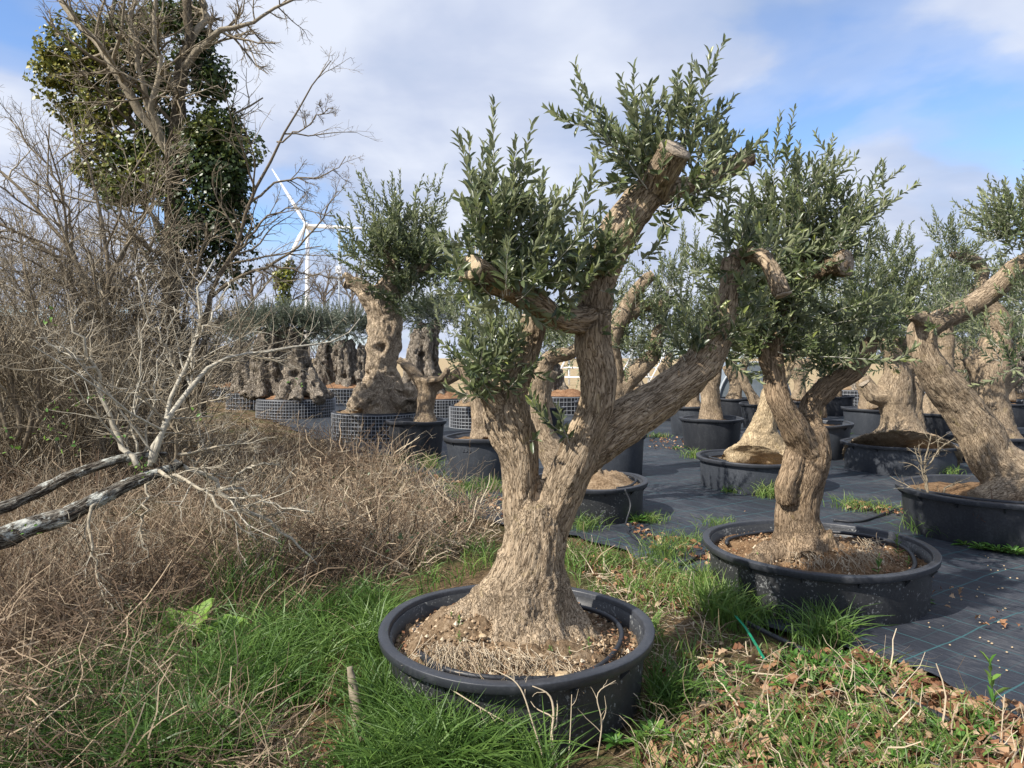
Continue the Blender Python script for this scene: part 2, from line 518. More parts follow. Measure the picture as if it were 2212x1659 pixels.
def ground_mat():
    m, nt, b, out = newmat('ground_earth')
    tc = nd(nt, 'ShaderNodeTexCoord')
    n1 = nd(nt, 'ShaderNodeTexNoise', inp={'Vector': tc.outputs['Object'], 'Scale': 1.1, 'Detail': 8.0, 'Roughness': 0.65})
    n2 = nd(nt, 'ShaderNodeTexNoise', inp={'Vector': tc.outputs['Object'], 'Scale': 34.0, 'Detail': 9.0, 'Roughness': 0.75})
    c1 = ramp(nt, n2.outputs[0], [(0.28, (0.035, 0.022, 0.012)), (0.48, (0.12, 0.08, 0.045)), (0.62, (0.24, 0.165, 0.09)), (0.78, (0.36, 0.27, 0.16))])
    c2 = ramp(nt, n2.outputs[0], [(0.3, (0.03, 0.035, 0.012)), (0.55, (0.075, 0.085, 0.03)), (0.75, (0.19, 0.165, 0.075))])
    f = ramp(nt, n1.outputs[0], [(0.44, rgb(0)), (0.60, rgb(0.9))])
    mx = nd(nt, 'ShaderNodeMix', data_type='RGBA', inp={0: f, 6: c1, 7: c2})
    # ploughed field far away is pale straw
    sp = nd(nt, 'ShaderNodeSeparateXYZ', inp={0: tc.outputs['Object']})
    far = nd(nt, 'ShaderNodeMapRange', inp={0: sp.outputs[1], 1: 24.0, 2: 34.0})
    c3 = ramp(nt, n1.outputs[0], [(0.3, (0.27, 0.20, 0.11)), (0.7, (0.42, 0.33, 0.20))])
    m2 = nd(nt, 'ShaderNodeMix', data_type='RGBA', inp={0: far.outputs[0], 6: mx.outputs[2], 7: c3})
    nt.links.new(m2.outputs[2], b.inputs['Base Color'])
    b.inputs['Roughness'].default_value = 0.95
    b.inputs['Specular IOR Level'].default_value = 0.1
    bp = nd(nt, 'ShaderNodeBump', inp={'Strength': 0.9, 'Distance': 0.03, 'Height': n2.outputs[0]})
    nt.links.new(bp.outputs[0], b.inputs['Normal'])
    return m


M = {}
M['bark'] = bark_mat('olive_bark', (0.46, 0.375, 0.27), (0.325, 0.255, 0.178), (0.19, 0.142, 0.096), lichen=0.35)
M['bark_brown'] = bark_mat('brown_olive_bark', (0.345, 0.265, 0.18), (0.235, 0.175, 0.118), (0.13, 0.092, 0.06), lichen=0.4)
M['bark_pale'] = bark_mat('pale_olive_bark', (0.60, 0.49, 0.33), (0.45, 0.355, 0.225), (0.27, 0.20, 0.12), lichen=0.4)
M['bark_knobbly'] = bark_mat('knobbly_olive_bark', (0.60, 0.50, 0.38), (0.46, 0.375, 0.275), (0.27, 0.21, 0.15), lichen=0.25, scale=0.5, dist=0.03, stretch=0.35)
M['bark_old'] = bark_mat('old_gnarled_bark', (0.47, 0.425, 0.36), (0.31, 0.27, 0.22), (0.14, 0.115, 0.09), scale=0.4, bump=1.0, dist=0.05, stretch=0.3)
M['bark_dark'] = bark_mat('dark_lichened_bark', (0.22, 0.19, 0.14), (0.12, 0.10, 0.07), (0.05, 0.04, 0.03), lichen=0.5)
M['log'] = bark_mat('fallen_log_bark', (0.30, 0.29, 0.25), (0.07, 0.06, 0.05), (0.025, 0.022, 0.02), lichen=0.9, lcol=(0.48, 0.49, 0.44), scale=0.6)
M['cut'] = flat_mat('sawn_wood', (0.52, 0.41, 0.27), 0.85, 0.15, noise=(30, 0.55, 1.15), bump=(70, 0.5))
M['cut_grey'] = flat_mat('weathered_sawn_wood', (0.36, 0.30, 0.23), 0.9, 0.1, noise=(25, 0.45, 1.2), bump=(60, 0.6))
M['leaf'] = leaf_mat('olive_leaf',
                     [(0.0, (0.050, 0.074, 0.034)), (0.5, (0.110, 0.142, 0.060)), (0.85, (0.19, 0.225, 0.085)), (1.0, (0.28, 0.32, 0.085))],
                     [(0.0, (0.19, 0.22, 0.125)), (0.6, (0.27, 0.30, 0.165)), (1.0, (0.33, 0.36, 0.17))], trans=0.34, rt=0.33, spec=0.55)
M['leaf_grey'] = leaf_mat('grey_olive_leaf',
                          [(0.0, (0.07, 0.09, 0.06)), (1.0, (0.15, 0.18, 0.125))],
                          [(0.0, (0.14, 0.165, 0.115)), (1.0, (0.24, 0.26, 0.19))])
M['shoot'] = tint_mat('olive_shoot', [(0.0, (0.32, 0.31, 0.26)), (1.0, (0.56, 0.54, 0.46))], 0.8)
M['ivy'] = leaf_mat('ivy_leaf',
                    [(0.0, (0.022, 0.044, 0.014)), (0.4, (0.065, 0.105, 0.024)), (0.75, (0.20, 0.215, 0.036)), (1.0, (0.34, 0.30, 0.055))],
                    [(0.0, (0.03, 0.045, 0.018)), (1.0, (0.12, 0.13, 0.035))], trans=0.3, rt=0.40, ru=0.5)
M['weed'] = leaf_mat('weed_leaf',
                     [(0.0, (0.035, 0.10, 0.018)), (0.6, (0.08, 0.19, 0.03)), (1.0, (0.18, 0.30, 0.05))],
                     [(0.0, (0.06, 0.13, 0.03)), (1.0, (0.18, 0.27, 0.07))], trans=0.25, rt=0.42, ru=0.6, spec=0.4)
M['grass'] = tint_mat('grass_blade', [(0.0, (0.030, 0.068, 0.016)), (0.4, (0.085, 0.165, 0.034)), (0.7, (0.155, 0.255, 0.055)), (0.88, (0.28, 0.31, 0.10)), (1.0, (0.44, 0.38, 0.19))], 0.48, 0.4, trans=0.35)
M['dry'] = tint_mat('dry_stem', [(0.0, (0.055, 0.036, 0.025)), (0.35, (0.17, 0.118, 0.078)), (0.7, (0.36, 0.275, 0.185)), (1.0, (0.56, 0.48, 0.35))], 0.85, 0.15, trans=0.1)
M['twig'] = tint_mat('bare_twig', [(0.0, (0.09, 0.07, 0.05)), (0.4, (0.22, 0.18, 0.125)), (0.75, (0.37, 0.32, 0.235)), (1.0, (0.52, 0.49, 0.41))], 0.9, 0.15, noise=(40, 0.6, 1.2))
M['twig_far'] = tint_mat('distant_twig', [(0.0, (0.10, 0.085, 0.07)), (1.0, (0.21, 0.18, 0.15))], 0.9, 0.1)
M['litter'] = tint_mat('dead_leaf', [(0.0, (0.10, 0.042, 0.022)), (0.4, (0.23, 0.11, 0.055)), (0.75, (0.34, 0.20, 0.11)), (1.0, (0.45, 0.34, 0.22))], 0.75, 0.25, trans=0.12)
M['plastic'] = plastic_mat('black_pot_plastic', (0.017, 0.019, 0.024), (0.088, 0.094, 0.102), 0.55, 0.40)
M['plastic_splash'] = plastic_mat('splashed_pot_plastic', (0.014, 0.015, 0.018), (0.21, 0.215, 0.21), 0.24, 0.42, splash=0.8)
M['plastic_grey'] = plastic_mat('dusty_pot_plastic', (0.030, 0.035, 0.044), (0.105, 0.115, 0.13), 0.6, 0.5)
M['rim'] = plastic_mat('pot_rim_plastic', (0.026, 0.029, 0.036), (0.12, 0.125, 0.135), 0.45, 0.36)
M['rubber'] = plastic_mat('hose_plastic', (0.015, 0.017, 0.022), (0.07, 0.072, 0.075), 0.5, 0.38)
M['liner'] = plastic_mat('basket_liner', (0.016, 0.018, 0.022), (0.07, 0.072, 0.075), 0.5, 0.5)
M['soil'] = soil_mat('pot_soil', [(0.30, (0.03, 0.017, 0.009)), (0.43, (0.12, 0.07, 0.038)), (0.55, (0.26, 0.165, 0.09)), (0.68, (0.42, 0.30, 0.18))], 70)
M['soil_orange'] = soil_mat('orange_soil', [(0.32, (0.07, 0.036, 0.02)), (0.45, (0.18, 0.095, 0.05)), (0.58, (0.30, 0.18, 0.105)), (0.70, (0.40, 0.28, 0.18))], 22)
M['soil_straw'] = soil_mat('straw_soil', [(0.34, (0.05, 0.032, 0.019)), (0.44, (0.155, 0.105, 0.062)), (0.54, (0.28, 0.20, 0.125)), (0.66, (0.42, 0.325, 0.22))], 48, 1.0)
M['wire'] = flat_mat('galvanised_wire', (0.50, 0.52, 0.55), 0.45, 0.5, metal=0.35)
M['white'] = flat_mat('white_paint', (0.80, 0.81, 0.82), 0.4, 0.4)
M['mast'] = flat_mat('mast_grey', (0.34, 0.37, 0.40), 0.5, 0.4)
M['crumb'] = tint_mat('earth_crumb', [(0.0, (0.10, 0.062, 0.036)), (0.5, (0.26, 0.18, 0.11)), (0.85, (0.42, 0.32, 0.21)), (1.0, (0.58, 0.50, 0.38))], 0.95, 0.1)
M['stone'] = soil_mat('stone', [(0.3, (0.30, 0.21, 0.12)), (0.5, (0.45, 0.34, 0.21)), (0.7, (0.60, 0.49, 0.34))], 30, 0.5)
M['strap'] = flat_mat('green_strap', (0.01, 0.23, 0.12), 0.35, 0.5, noise=(30, 0.8, 1.2))
M['film'] = flat_mat('tunnel_film', (0.50, 0.56, 0.62), 0.4, 0.4, noise=(2, 0.85, 1.1))
M['blue_film'] = flat_mat('blue_tunnel_film', (0.17, 0.20, 0.225), 0.45, 0.4, noise=(3, 0.75, 1.2))
M['text'] = plastic_mat('raised_number_plastic', (0.042, 0.048, 0.058), (0.12, 0.13, 0.145), 0.6, 0.5)
M['ground'] = ground_mat()
M['membrane'] = weed_mat_material()

# ------------------------------------------------------------------ the ground and the membrane
EDGE = np.array([(3.5, 1.9), (2.3, 3.05), (2.12, 3.62), (1.90, 4.0), (1.50, 4.3), (1.42, 5.1), (1.02, 5.8), (0.62, 6.45), (-0.10, 6.8),
                 (-0.85, 8.24), (-1.85, 10.7), (-3.8, 14.0), (-7.2, 20.5), (-9.5, 27.0)])


def edge_x(y):
    return np.interp(y, EDGE[:, 1], EDGE[:, 0])


def ground_z(x, y):
    p = np.stack([x, y, 0 * x], axis=1)
    n = fbm(p * 1.1, 3) - 0.5
    n2 = fbm(p * 7.0, 2) - 0.5
    off = smooth01(edge_x(np.clip(y, 1.9, 27)) - x, -0.10, 0.35)
    off = off * (1 - smooth01(y, 24, 27))
    z = -0.035 + n * 0.02 + n2 * 0.012
    return z + off * (0.035 + n * 0.05 + n2 * 0.02)


def build_ground():
    xs = np.concatenate([-np.geomspace(700, 9.2, 26), np.arange(-9, 9.01, 0.13), np.geomspace(9.3, 700, 26)])
    ys = np.concatenate([np.array([-60, -30, -12, -5, -2, 0]), np.arange(0.4, 9, 0.11), np.geomspace(9.1, 30, 60), np.geomspace(33, 1200, 24)])
    X, Y = np.meshgrid(xs, ys)
    Z = ground_z(X.ravel(), Y.ravel()).reshape(X.shape)
    V = np.stack([X, Y, Z], axis=-1).reshape(-1, 3)
    idx = np.arange(X.size).reshape(X.shape)
    Q = np.stack([idx[:-1, :-1], idx[:-1, 1:], idx[1:, 1:], idx[1:, :-1]], axis=-1).reshape(-1, 4)
    a = Acc().add(V, Q)
    link('ground', a.mesh('ground', M['ground']), kind='structure')


def build_membrane():
    ys = np.concatenate([np.arange(1.9, 8, 0.05), np.geomspace(8.05, 27, 110)])
    t = np.linspace(0, 1, 170) ** 1.7
    L = edge_x(ys) + (fbm(np.stack([ys * 3, ys * 0, ys * 0], axis=1), 3) - 0.5) * 0.35
    X = L[:, None] + (24 - L[:, None]) * t[None]
    Y = np.repeat(ys[:, None], len(t), 1)
    p = np.stack([X.ravel(), Y.ravel(), 0 * X.ravel()], axis=1)
    Z = 0.004 + 0.022 * np.clip(fbm(p * np.array([1.2, 4.0, 1]), 3) - 0.42, 0, 1) + 0.01 * np.clip(fbm(p * np.array([5, 14, 1.]), 2) - 0.5, 0, 1)
    V = p.copy(); V[:, 2] = Z
    idx = np.arange(X.size).reshape(X.shape)
    Q = np.stack([idx[:-1, :-1], idx[:-1, 1:], idx[1:, 1:], idx[1:, :-1]], axis=-1).reshape(-1, 4)
    link('weed_membrane', Acc().add(V, Q).mesh('weed_membrane', M['membrane']), kind='structure')


build_ground()
build_membrane()


# ------------------------------------------------------------------ sculpted trunks
def sculpt(limbs, voxel, lump=(0.02, 0.22), ridge=(0.006, 0.022, 0.22), smooth=4, flute=None, holes=0.0, nocoord=()):
    """union of tapered limbs as one continuous bark surface; limbs are arrays of (x,y,z,r) in world space.
    returns vertices, quads and bark coordinates"""
    acc = Acc()
    SP, ST, SN, SB, SS, SR = [], [], [], [], [], []
    s_off = 0.0
    for li, lb in enumerate(limbs):
        lb = np.asarray(lb, float)
        d = catmull(lb, max(0.012, float(lb[:, 3].mean()) * 0.45))
        P = d[None, :, :3]
        T, N, B = frames(P)
        tubes(acc, P, d[None, :, 3], 18, caps=True)
        s = np.concatenate([[0], np.cumsum(np.linalg.norm(np.diff(d[:, :3], axis=0), axis=1))]) + s_off
        s_off = s[-1] + 1.37
        if li in nocoord: continue
        SP.append(d[:, :3]); ST.append(T[0]); SN.append(N[0]); SB.append(B[0]); SS.append(s); SR.append(d[:, 3])
    me = acc.mesh('tmp', None)
    o = bpy.data.objects.new('tmp', me)
    COL.objects.link(o)
    r = o.modifiers.new('r', 'REMESH'); r.mode = 'VOXEL'; r.voxel_size = voxel
    if smooth:
        sm = o.modifiers.new('s', 'SMOOTH'); sm.iterations = smooth; sm.factor = 0.5
    dg = bpy.context.evaluated_depsgraph_get()
    m2 = bpy.data.meshes.new_from_object(o.evaluated_get(dg))
    n = len(m2.vertices)
    V = np.empty(n * 3, np.float32); m2.vertices.foreach_get('co', V); V = V.reshape(-1, 3).astype(float)
    nm = np.empty(n * 3, np.float32); m2.vertex_normals.foreach_get('vector', nm); nm = nm.reshape(-1, 3).astype(float)
    pl = len(m2.polygons)
    lt = np.empty(pl, np.int32); m2.polygons.foreach_get('loop_total', lt)
    vi = np.empty(len(m2.loops), np.int32); m2.loops.foreach_get('vertex_index', vi)
    if (lt == 4).all():
        Q = vi.reshape(-1, 4); T3 = None
    else:
        st = np.concatenate([[0], np.cumsum(lt)[:-1]])
        Q = np.stack([vi[st[lt == 4] + k] for k in range(4)], axis=1)
        T3 = np.stack([vi[st[lt == 3] + k] for k in range(3)], axis=1)
    bpy.data.objects.remove(o); bpy.data.meshes.remove(me); bpy.data.meshes.remove(m2)
    SP = np.concatenate(SP); ST = np.concatenate(ST); SN = np.concatenate(SN); SB = np.concatenate(SB); SS = np.concatenate(SS); SR = np.concatenate(SR)
    best = np.empty(n, np.int64)
    for c in range(0, n, 8000):
        dd = np.sqrt(np.maximum(((V[c:c + 8000] ** 2).sum(1)[:, None] + (SP ** 2).sum(1)[None] - 2 * V[c:c + 8000] @ SP.T), 0)) - SR[None]
        best[c:c + 8000] = np.argmin(dd, axis=1)
    D = V - SP[best]
    lx = (D * SN[best]).sum(1); ly = (D * SB[best]).sum(1); ls = SS[best] + (D * ST[best]).sum(1)
    bark = np.stack([lx, ly, ls], axis=1)
    la, lsx = lump
    disp = (fbm(V / lsx, 3) - 0.5) * 2 * la
    if flute is not None:
        fa, fs = flute
        q = bark.copy(); q[:, 2] *= 0.25
        disp += (fbm(q / fs, 3) - 0.5) * 2 * fa
    ra, rs, rst = ridge
    q = bark.copy(); q[:, 2] *= rst
    q = q / rs
    w = (fbm(q * 0.7 + 3.1, 2) - 0.5)
    h = np.abs(2 * fbm(q + w[:, None] * 1.2, 2) - 1)
    disp += ra * (smooth01(h, 0.0, 0.28) - 0.8)
    if holes > 0:
        hn = vnoise(V / (lsx * 0.9) + 40.0)
        disp -= holes * smooth01(hn, 0.74, 0.88)
    V = V + nm * disp[:, None]
    return V, Q, T3, bark


def bark_part(name, limbs, parent, mat, **kw):
    V, Q, T3, bark = sculpt(limbs, **kw)
    a = Acc().add(V, Q, T3)
    me = a.mesh(name, mat, BASE[parent.name])
    at = me.attributes.new('bark', 'FLOAT_VECTOR', 'POINT')
    at.data.foreach_set('vector', bark.astype(np.float32).ravel())
    return link(name, me, parent)


def px_limb(pts, Y):
    out = []
    for p in pts:
        y = Y + (p[3] if len(p) > 3 else 0.0)
        w = W(p[0], p[1], y)
        out.append((w[0], w[1], w[2], p[2] / F * y))
    return np.array(out)


def cut_face(parent, c, nrm, r, mat, name='cut_face'):
    """a sawn end: a thin disc standing a few millimetres proud of the limb's end"""
    nrm = norm(np.asarray(nrm, float))
    u = norm(np.cross(nrm, [0.3, 0.2, 0.9])); v = np.cross(nrm, u)
    k = 22
    a = np.arange(k) / k * 2 * math.pi
    rr = r * (1 + 0.07 * np.sin(3 * a + c[0] * 9) + 0.05 * rng.normal(size=k))
    c = np.asarray(c)
    ring0 = c + (u * np.cos(a)[:, None] + v * np.sin(a)[:, None]) * rr[:, None]
    V = np.concatenate([ring0 - nrm * r * 0.12, ring0 + nrm * 0.002, c + (ring0 - c) * 0.5 + nrm * (0.004 + 0.02 * r * rng.normal(size=(k, 1))), [c + nrm * 0.003]])
    i = np.arange(k); j = (i + 1) % k
    Q = np.concatenate([np.stack([i, j, j + k, i + k], 1), np.stack([i + k, j + k, j + 2 * k, i + 2 * k], 1)])
    T = np.stack([i + 2 * k, j + 2 * k, np.full(k, 3 * k)], 1)
    return part(name, Acc().add(V, Q, T), mat, parent)


# ------------------------------------------------------------------ leaves and shoots
LT8_X = np.array([0, .27, .27, .27, .70, .70, .70, 1.0])
LT8_S = np.array([0, -.92, 0, .92, -.90, 0, .90, 0])
LT8_Z = np.array([0, .10, 0, .10, .06, -.03, .06, -.10])
LT8_T = np.array([(0, 2, 1), (0, 3, 2), (1, 2, 5), (1, 5, 4), (2, 3, 6), (2, 6, 5), (4, 5, 7), (5, 6, 7)])
LT4_X = np.array([0, .45, .45, 1.0, .45]); LT4_S = np.array([0, -1, 1, 0, 0]); LT4_Z = np.array([0, .06, .06, -.05, -.02])
LT4_T = np.array([(0, 4, 1), (0, 2, 4), (1, 4, 3), (4, 2, 3)])
LT2_X = np.array([0, .45, .45, 1.0]); LT2_S = np.array([0, -1, 1, 0]); LT2_Z = np.array([0, .08, .08, 0]); LT2_T = np.array([(0, 3, 1), (0, 2, 3)])


def leaf_batch(acc, B, D, N, L, Wd, tint, detail=8):
    X, S, Z, T = (LT8_X, LT8_S, LT8_Z, LT8_T) if detail == 8 else (LT4_X, LT4_S, LT4_Z, LT4_T) if detail == 4 else (LT2_X, LT2_S, LT2_Z, LT2_T)
    n = len(B)
    if n == 0: return
    T = T[:, ::-1]
    side = np.cross(N, D)
    V = B[:, None] + D[:, None] * (X[None, :, None] * L[:, None, None]) + side[:, None] * (S[None, :, None] * 0.5 * Wd[:, None, None]) + N[:, None] * (Z[None, :, None] * L[:, None, None])
    k = len(X)
    Tt = (T[None] + (np.arange(n) * k)[:, None, None]).reshape(-1, 3)
    acc.add(V, None, Tt, np.repeat(tint, k))


LEAF_MESHES = {}


def leaf_mesh(mat, i):
    key = (mat.name, i)
    if key not in LEAF_MESHES:
        a = Acc()
        leaf_batch(a, np.zeros((1, 3)), np.array([[1., 0, 0]]), np.array([[0, 0, 1.]]), np.array([1.]), np.array([1.]), np.array([i / 7.0]))
        LEAF_MESHES[key] = a.mesh('leaf', mat)
    return LEAF_MESHES[key]


def leaf_object(parent, B, D, N, L, Wd, tint, mat):
    o = link('leaf', leaf_mesh(mat, int(np.clip(round(tint * 7), 0, 7))), parent)
    S = np.cross(N, D)
    b = B - BASE[parent.name]
    o.matrix_basis = Matrix(((D[0] * L, S[0] * Wd, N[0] * L, b[0]), (D[1] * L, S[1] * Wd, N[1] * L, b[1]), (D[2] * L, S[2] * Wd, N[2] * L, b[2]), (0, 0, 0, 1)))
    return o


def shoots_random(S, D, Ln, K=8, up=0.10, wig=0.05):
    n = len(S)
    P = np.empty((n, K, 3)); P[:, 0] = S
    d = norm(D)
    st = Ln / (K - 1)
    for k in range(1, K):
        d = norm(d + rng.normal(size=(n, 3)) * wig + np.array([0, 0, up]))
        P[:, k] = P[:, k - 1] + d * st[:, None]
    return P


def shoots_px(items, Y, K=9):
    """shoots given by base and tip in the photograph with depth offsets: (ub,vb,dyb, ut,vt,dyt)"""
    P = []
    t = np.linspace(0, 1, K)[:, None]
    for it in items:
        a = W(it[0], it[1], Y + it[2]); b = W(it[3], it[4], Y + it[5])
        bow = (it[6] if len(it) > 6 else 0.0)
        d = b - a
        perp = np.array([-d[2], 0.3 * rng.normal(), d[0]])
        P.append(a + d * t + perp * bow * np.sin(math.pi * t) + rng.normal(size=(K, 3)) * 0.004 * np.sin(math.pi * t))
    return np.array(P)


def interp_poly(P, t):
    """point and tangent at parameter t (m,) on polylines P (m,K,3)"""
    K = P.shape[1]
    x = np.clip(t, 0, 0.9999) * (K - 1)
    i = x.astype(int); f = (x - i)[:, None]
    r = np.arange(len(P))
    a, b = P[r, i], P[r, i + 1]
    return a * (1 - f) + b * f, norm(b - a)


def dress(P, leafL, spacing, wratio=0.30, bare=0.06):
    """opposite leaf pairs along shoots. returns base, dir, normal, length, width, tint, shoot index"""
    seg = np.linalg.norm(np.diff(P, axis=1), axis=2).sum(1)
    cnt = np.maximum(2, (seg * (1 - bare) / spacing).astype(int))
    sid = np.repeat(np.arange(len(P)), cnt)
    off = np.arange(len(sid)) - np.repeat(np.cumsum(cnt) - cnt, cnt)
    t = bare + (1 - bare) * (off + 0.8) / cnt[sid]
    pt, T = interp_poly(P[sid], t)
    ref = norm(np.cross(T, np.array([0.37, 0.91, 0.2]) + 0 * T)); ref2 = np.cross(T, ref)
    phase = rng.uniform(0, 6.28, len(P))
    outs = []
    for side in (0, 1):
        ang = phase[sid] + off * (math.pi / 2) + side * math.pi + rng.normal(size=len(sid)) * 0.35
        rad = ref * np.cos(ang)[:, None] + ref2 * np.sin(ang)[:, None]
        open_ = np.radians(np.clip(58 - 34 * t + rng.normal(size=len(t)) * 12, 12, 85))
        D = norm(T * np.cos(open_)[:, None] + rad * np.sin(open_)[:, None] + np.array([0, 0, 0.08]))
        N = T - (T * D).sum(1)[:, None] * D
        N = norm(N + 1e-6)
        roll = rng.normal(size=len(t)) * 0.5
        S = np.cross(N, D)
        N = N * np.cos(roll)[:, None] + S * np.sin(roll)[:, None]
        L = leafL * (0.76 + 0.30 * np.sin(np.clip(t * 1.1 + 0.1, 0, 1) * math.pi)) * rng.uniform(0.78, 1.15, len(t))
        Wd = L * wratio * rng.uniform(0.85, 1.2, len(t))
        tint = np.clip(0.32 + 0.40 * t ** 2 + rng.normal(size=len(t)) * 0.17 + (rng.random(len(t)) < 0.035) * 0.4, 0, 1)
        keep = rng.random(len(t)) > 0.06
        outs.append([q[keep] for q in (pt + rad * 0.002, D, N, L, Wd, tint, sid)])
    return [np.concatenate([a, b]) for a, b in zip(*outs)]


def side_shoots(P, per, lr=(0.25, 0.5), ang=(25, 60), t0=0.15, t1=0.8):
    n = len(P) * per
    sid = np.repeat(np.arange(len(P)), per)
    t = rng.uniform(t0, t1, n)
    pt, T = interp_poly(P[sid], t)
    rad = norm(np.cross(T, rdir(n)))
    a = np.radians(rng.uniform(ang[0], ang[1], n))
    D = T * np.cos(a)[:, None] + rad * np.sin(a)[:, None]
    seg = np.linalg.norm(np.diff(P, axis=1), axis=2).sum(1)
    return shoots_random(pt, D, seg[sid] * rng.uniform(lr[0], lr[1], n) * (1.1 - 0.5 * t), K=P.shape[1], up=0.08)


def build_crown(tree, P, leafL, spacing, detail=8, n_leaf=0, n_shoot=0, mat='leaf', r0=0.0035, wratio=0.30, extra=None):
    """shoots and leaves of one tree: the nearest as parts, the rest joined"""
    seg = np.linalg.norm(np.diff(P, axis=1), axis=2).sum(1)
    K = P.shape[1]
    R = (0.0012 + r0 * np.clip(seg, 0.1, 1.2)[:, None] * 1.2) * np.linspace(1, 0.3, K)[None]
    B, D, N, L, Wd, tint, sid = dress(P, leafL, spacing, wratio)
    cp = np.array([0, 0, EYE])
    mid = P[:, K // 2]
    score = np.linalg.norm(mid - cp, axis=1) - 0.6 * seg
    order = np.argsort(score)
    chosen = order[:n_shoot]
    objs = {}
    for s in chosen:
        a = Acc(); tubes(a, P[s], R[s], 5, tint=np.array([rng.random()]))
        objs[int(s)] = part('shoot', a, M['shoot'], tree)
    rest = np.setdiff1d(np.arange(len(P)), chosen)
    if len(rest):
        kk = [0, 2, 4, K - 1]
        a = Acc(); tubes(a, P[rest][:, kk], R[rest][:, kk], 3, tint=rng.random(len(rest)))
        part('twigs', a, M['shoot'], tree, kind='stuff')
    one = np.zeros(len(B), bool)
    if n_leaf and len(chosen):
        onsh = np.isin(sid, chosen)
        dist = np.linalg.norm(B - cp, axis=1); dist[~onsh] = 1e9
        sel = np.argsort(dist)[:min(n_leaf, int(onsh.sum()))]
        one[sel] = True
        for q in sel:
            leaf_object(objs[int(sid[q])], B[q], D[q], N[q], L[q], Wd[q], tint[q], M[mat])
    k = ~one
    a = Acc(); leaf_batch(a, B[k], D[k], N[k], L[k], Wd[k], tint[k], detail)
    if extra is not None: a2 = extra
    part('foliage', a, M[mat], tree, kind='stuff')
    return len(B)


def blob_shoots(blobs, Y, upb=0.55):
    """bouquets of shoots: blobs are (u, v, dy, ru, rv, count, length_m)"""
    S, D, Ln = [], [], []
    for (u, v, dy, ru, rv, n, ln) in blobs:
        y = Y + dy
        c = W(u, v, y)
        rx, rz = ru / F * y, rv / F * y
        d = rdir(n)
        n = int(n * 0.70); d = d[:n]; rad = rng.uniform(0.05, 0.75, n)[:, None]
        s = c + d * rad * np.array([rx, (rx + rz) / 2, rz])
        S.append(s)
        D.append(norm(d * 0.85 + np.array([0, 0, upb]) + rng.normal(size=(n, 3)) * 0.35))
        Ln.append(ln * rng.uniform(0.45, 1.45, n))
    return shoots_random(np.concatenate(S), np.concatenate(D), np.concatenate(Ln))


# ------------------------------------------------------------------ pots and baskets
def lathe(acc, prof, c, seg=72, wob=0.0, ph=0.0, tint=0.5):
    prof = np.asarray(prof, float)
    a = np.arange(seg) / seg * 2 * math.pi
    k = len(prof)
    rr = prof[:, 0][:, None] * (1 + wob * np.sin(2 * a + ph) + wob * 0.5 * np.sin(3 * a + 2 * ph))[None]
    zz = prof[:, 1][:, None] * (1 + wob * 1.4 * np.sin(2 * a + ph + 1.3) + wob * .8 * np.sin(5 * a + ph))[None]
    V = np.stack([c[0] + rr * np.cos(a), c[1] + rr * np.sin(a), c[2] + zz], axis=-1)
    idx = np.arange(k * seg).reshape(k, seg); nx = np.roll(idx, -1, 1)
    Q = np.stack([idx[:-1], nx[:-1], nx[1:], idx[1:]], axis=-1).reshape(-1, 4)
    acc.add(V, Q, None, tint)


def soil_disc(acc, c, R, z, mound, rough=0.02, rings=18, seg=64):
    rr = np.linspace(0.002, 1, rings) * R
    a = np.arange(seg) / seg * 2 * math.pi
    X = c[0] + rr[:, None] * np.cos(a)[None]; Y = c[1] + rr[:, None] * np.sin(a)[None]
    p = np.stack([X.ravel(), Y.ravel(), 0 * X.ravel()], 1)
    Z = z + (fbm(p * 9, 3) - 0.5) * 2 * rough + (fbm(p * 30, 2) - 0.5) * rough * 1.5
    for (mx, my, mr, mh) in mound:
        q = ((p[:, 0] - mx) ** 2 + (p[:, 1] - my) ** 2) / mr ** 2
        Z = Z + mh * np.exp(-q ** 2 * 1.2) * (0.8 + 0.4 * fbm(p * 14 + 5, 2))
    V = np.stack([X.ravel(), Y.ravel(), c[2] + Z], 1)
    idx = np.arange(rings * seg).reshape(rings, seg); nx = np.roll(idx, -1, 1)
    Q = np.stack([idx[:-1], nx[:-1], nx[1:], idx[1:]], axis=-1).reshape(-1, 4)
    acc.add(V, Q)


def crisp(prof, e=0.0025):
    out = [prof[0]]
    for i in range(1, len(prof) - 1):
        p = np.array(prof[i])
        for q in (prof[i - 1], prof[i + 1]):
            d = np.array(q) - p; L = np.linalg.norm(d)
            out.append(tuple(p + d / L * min(e, 0.35 * L)))
    return out + [prof[-1]]


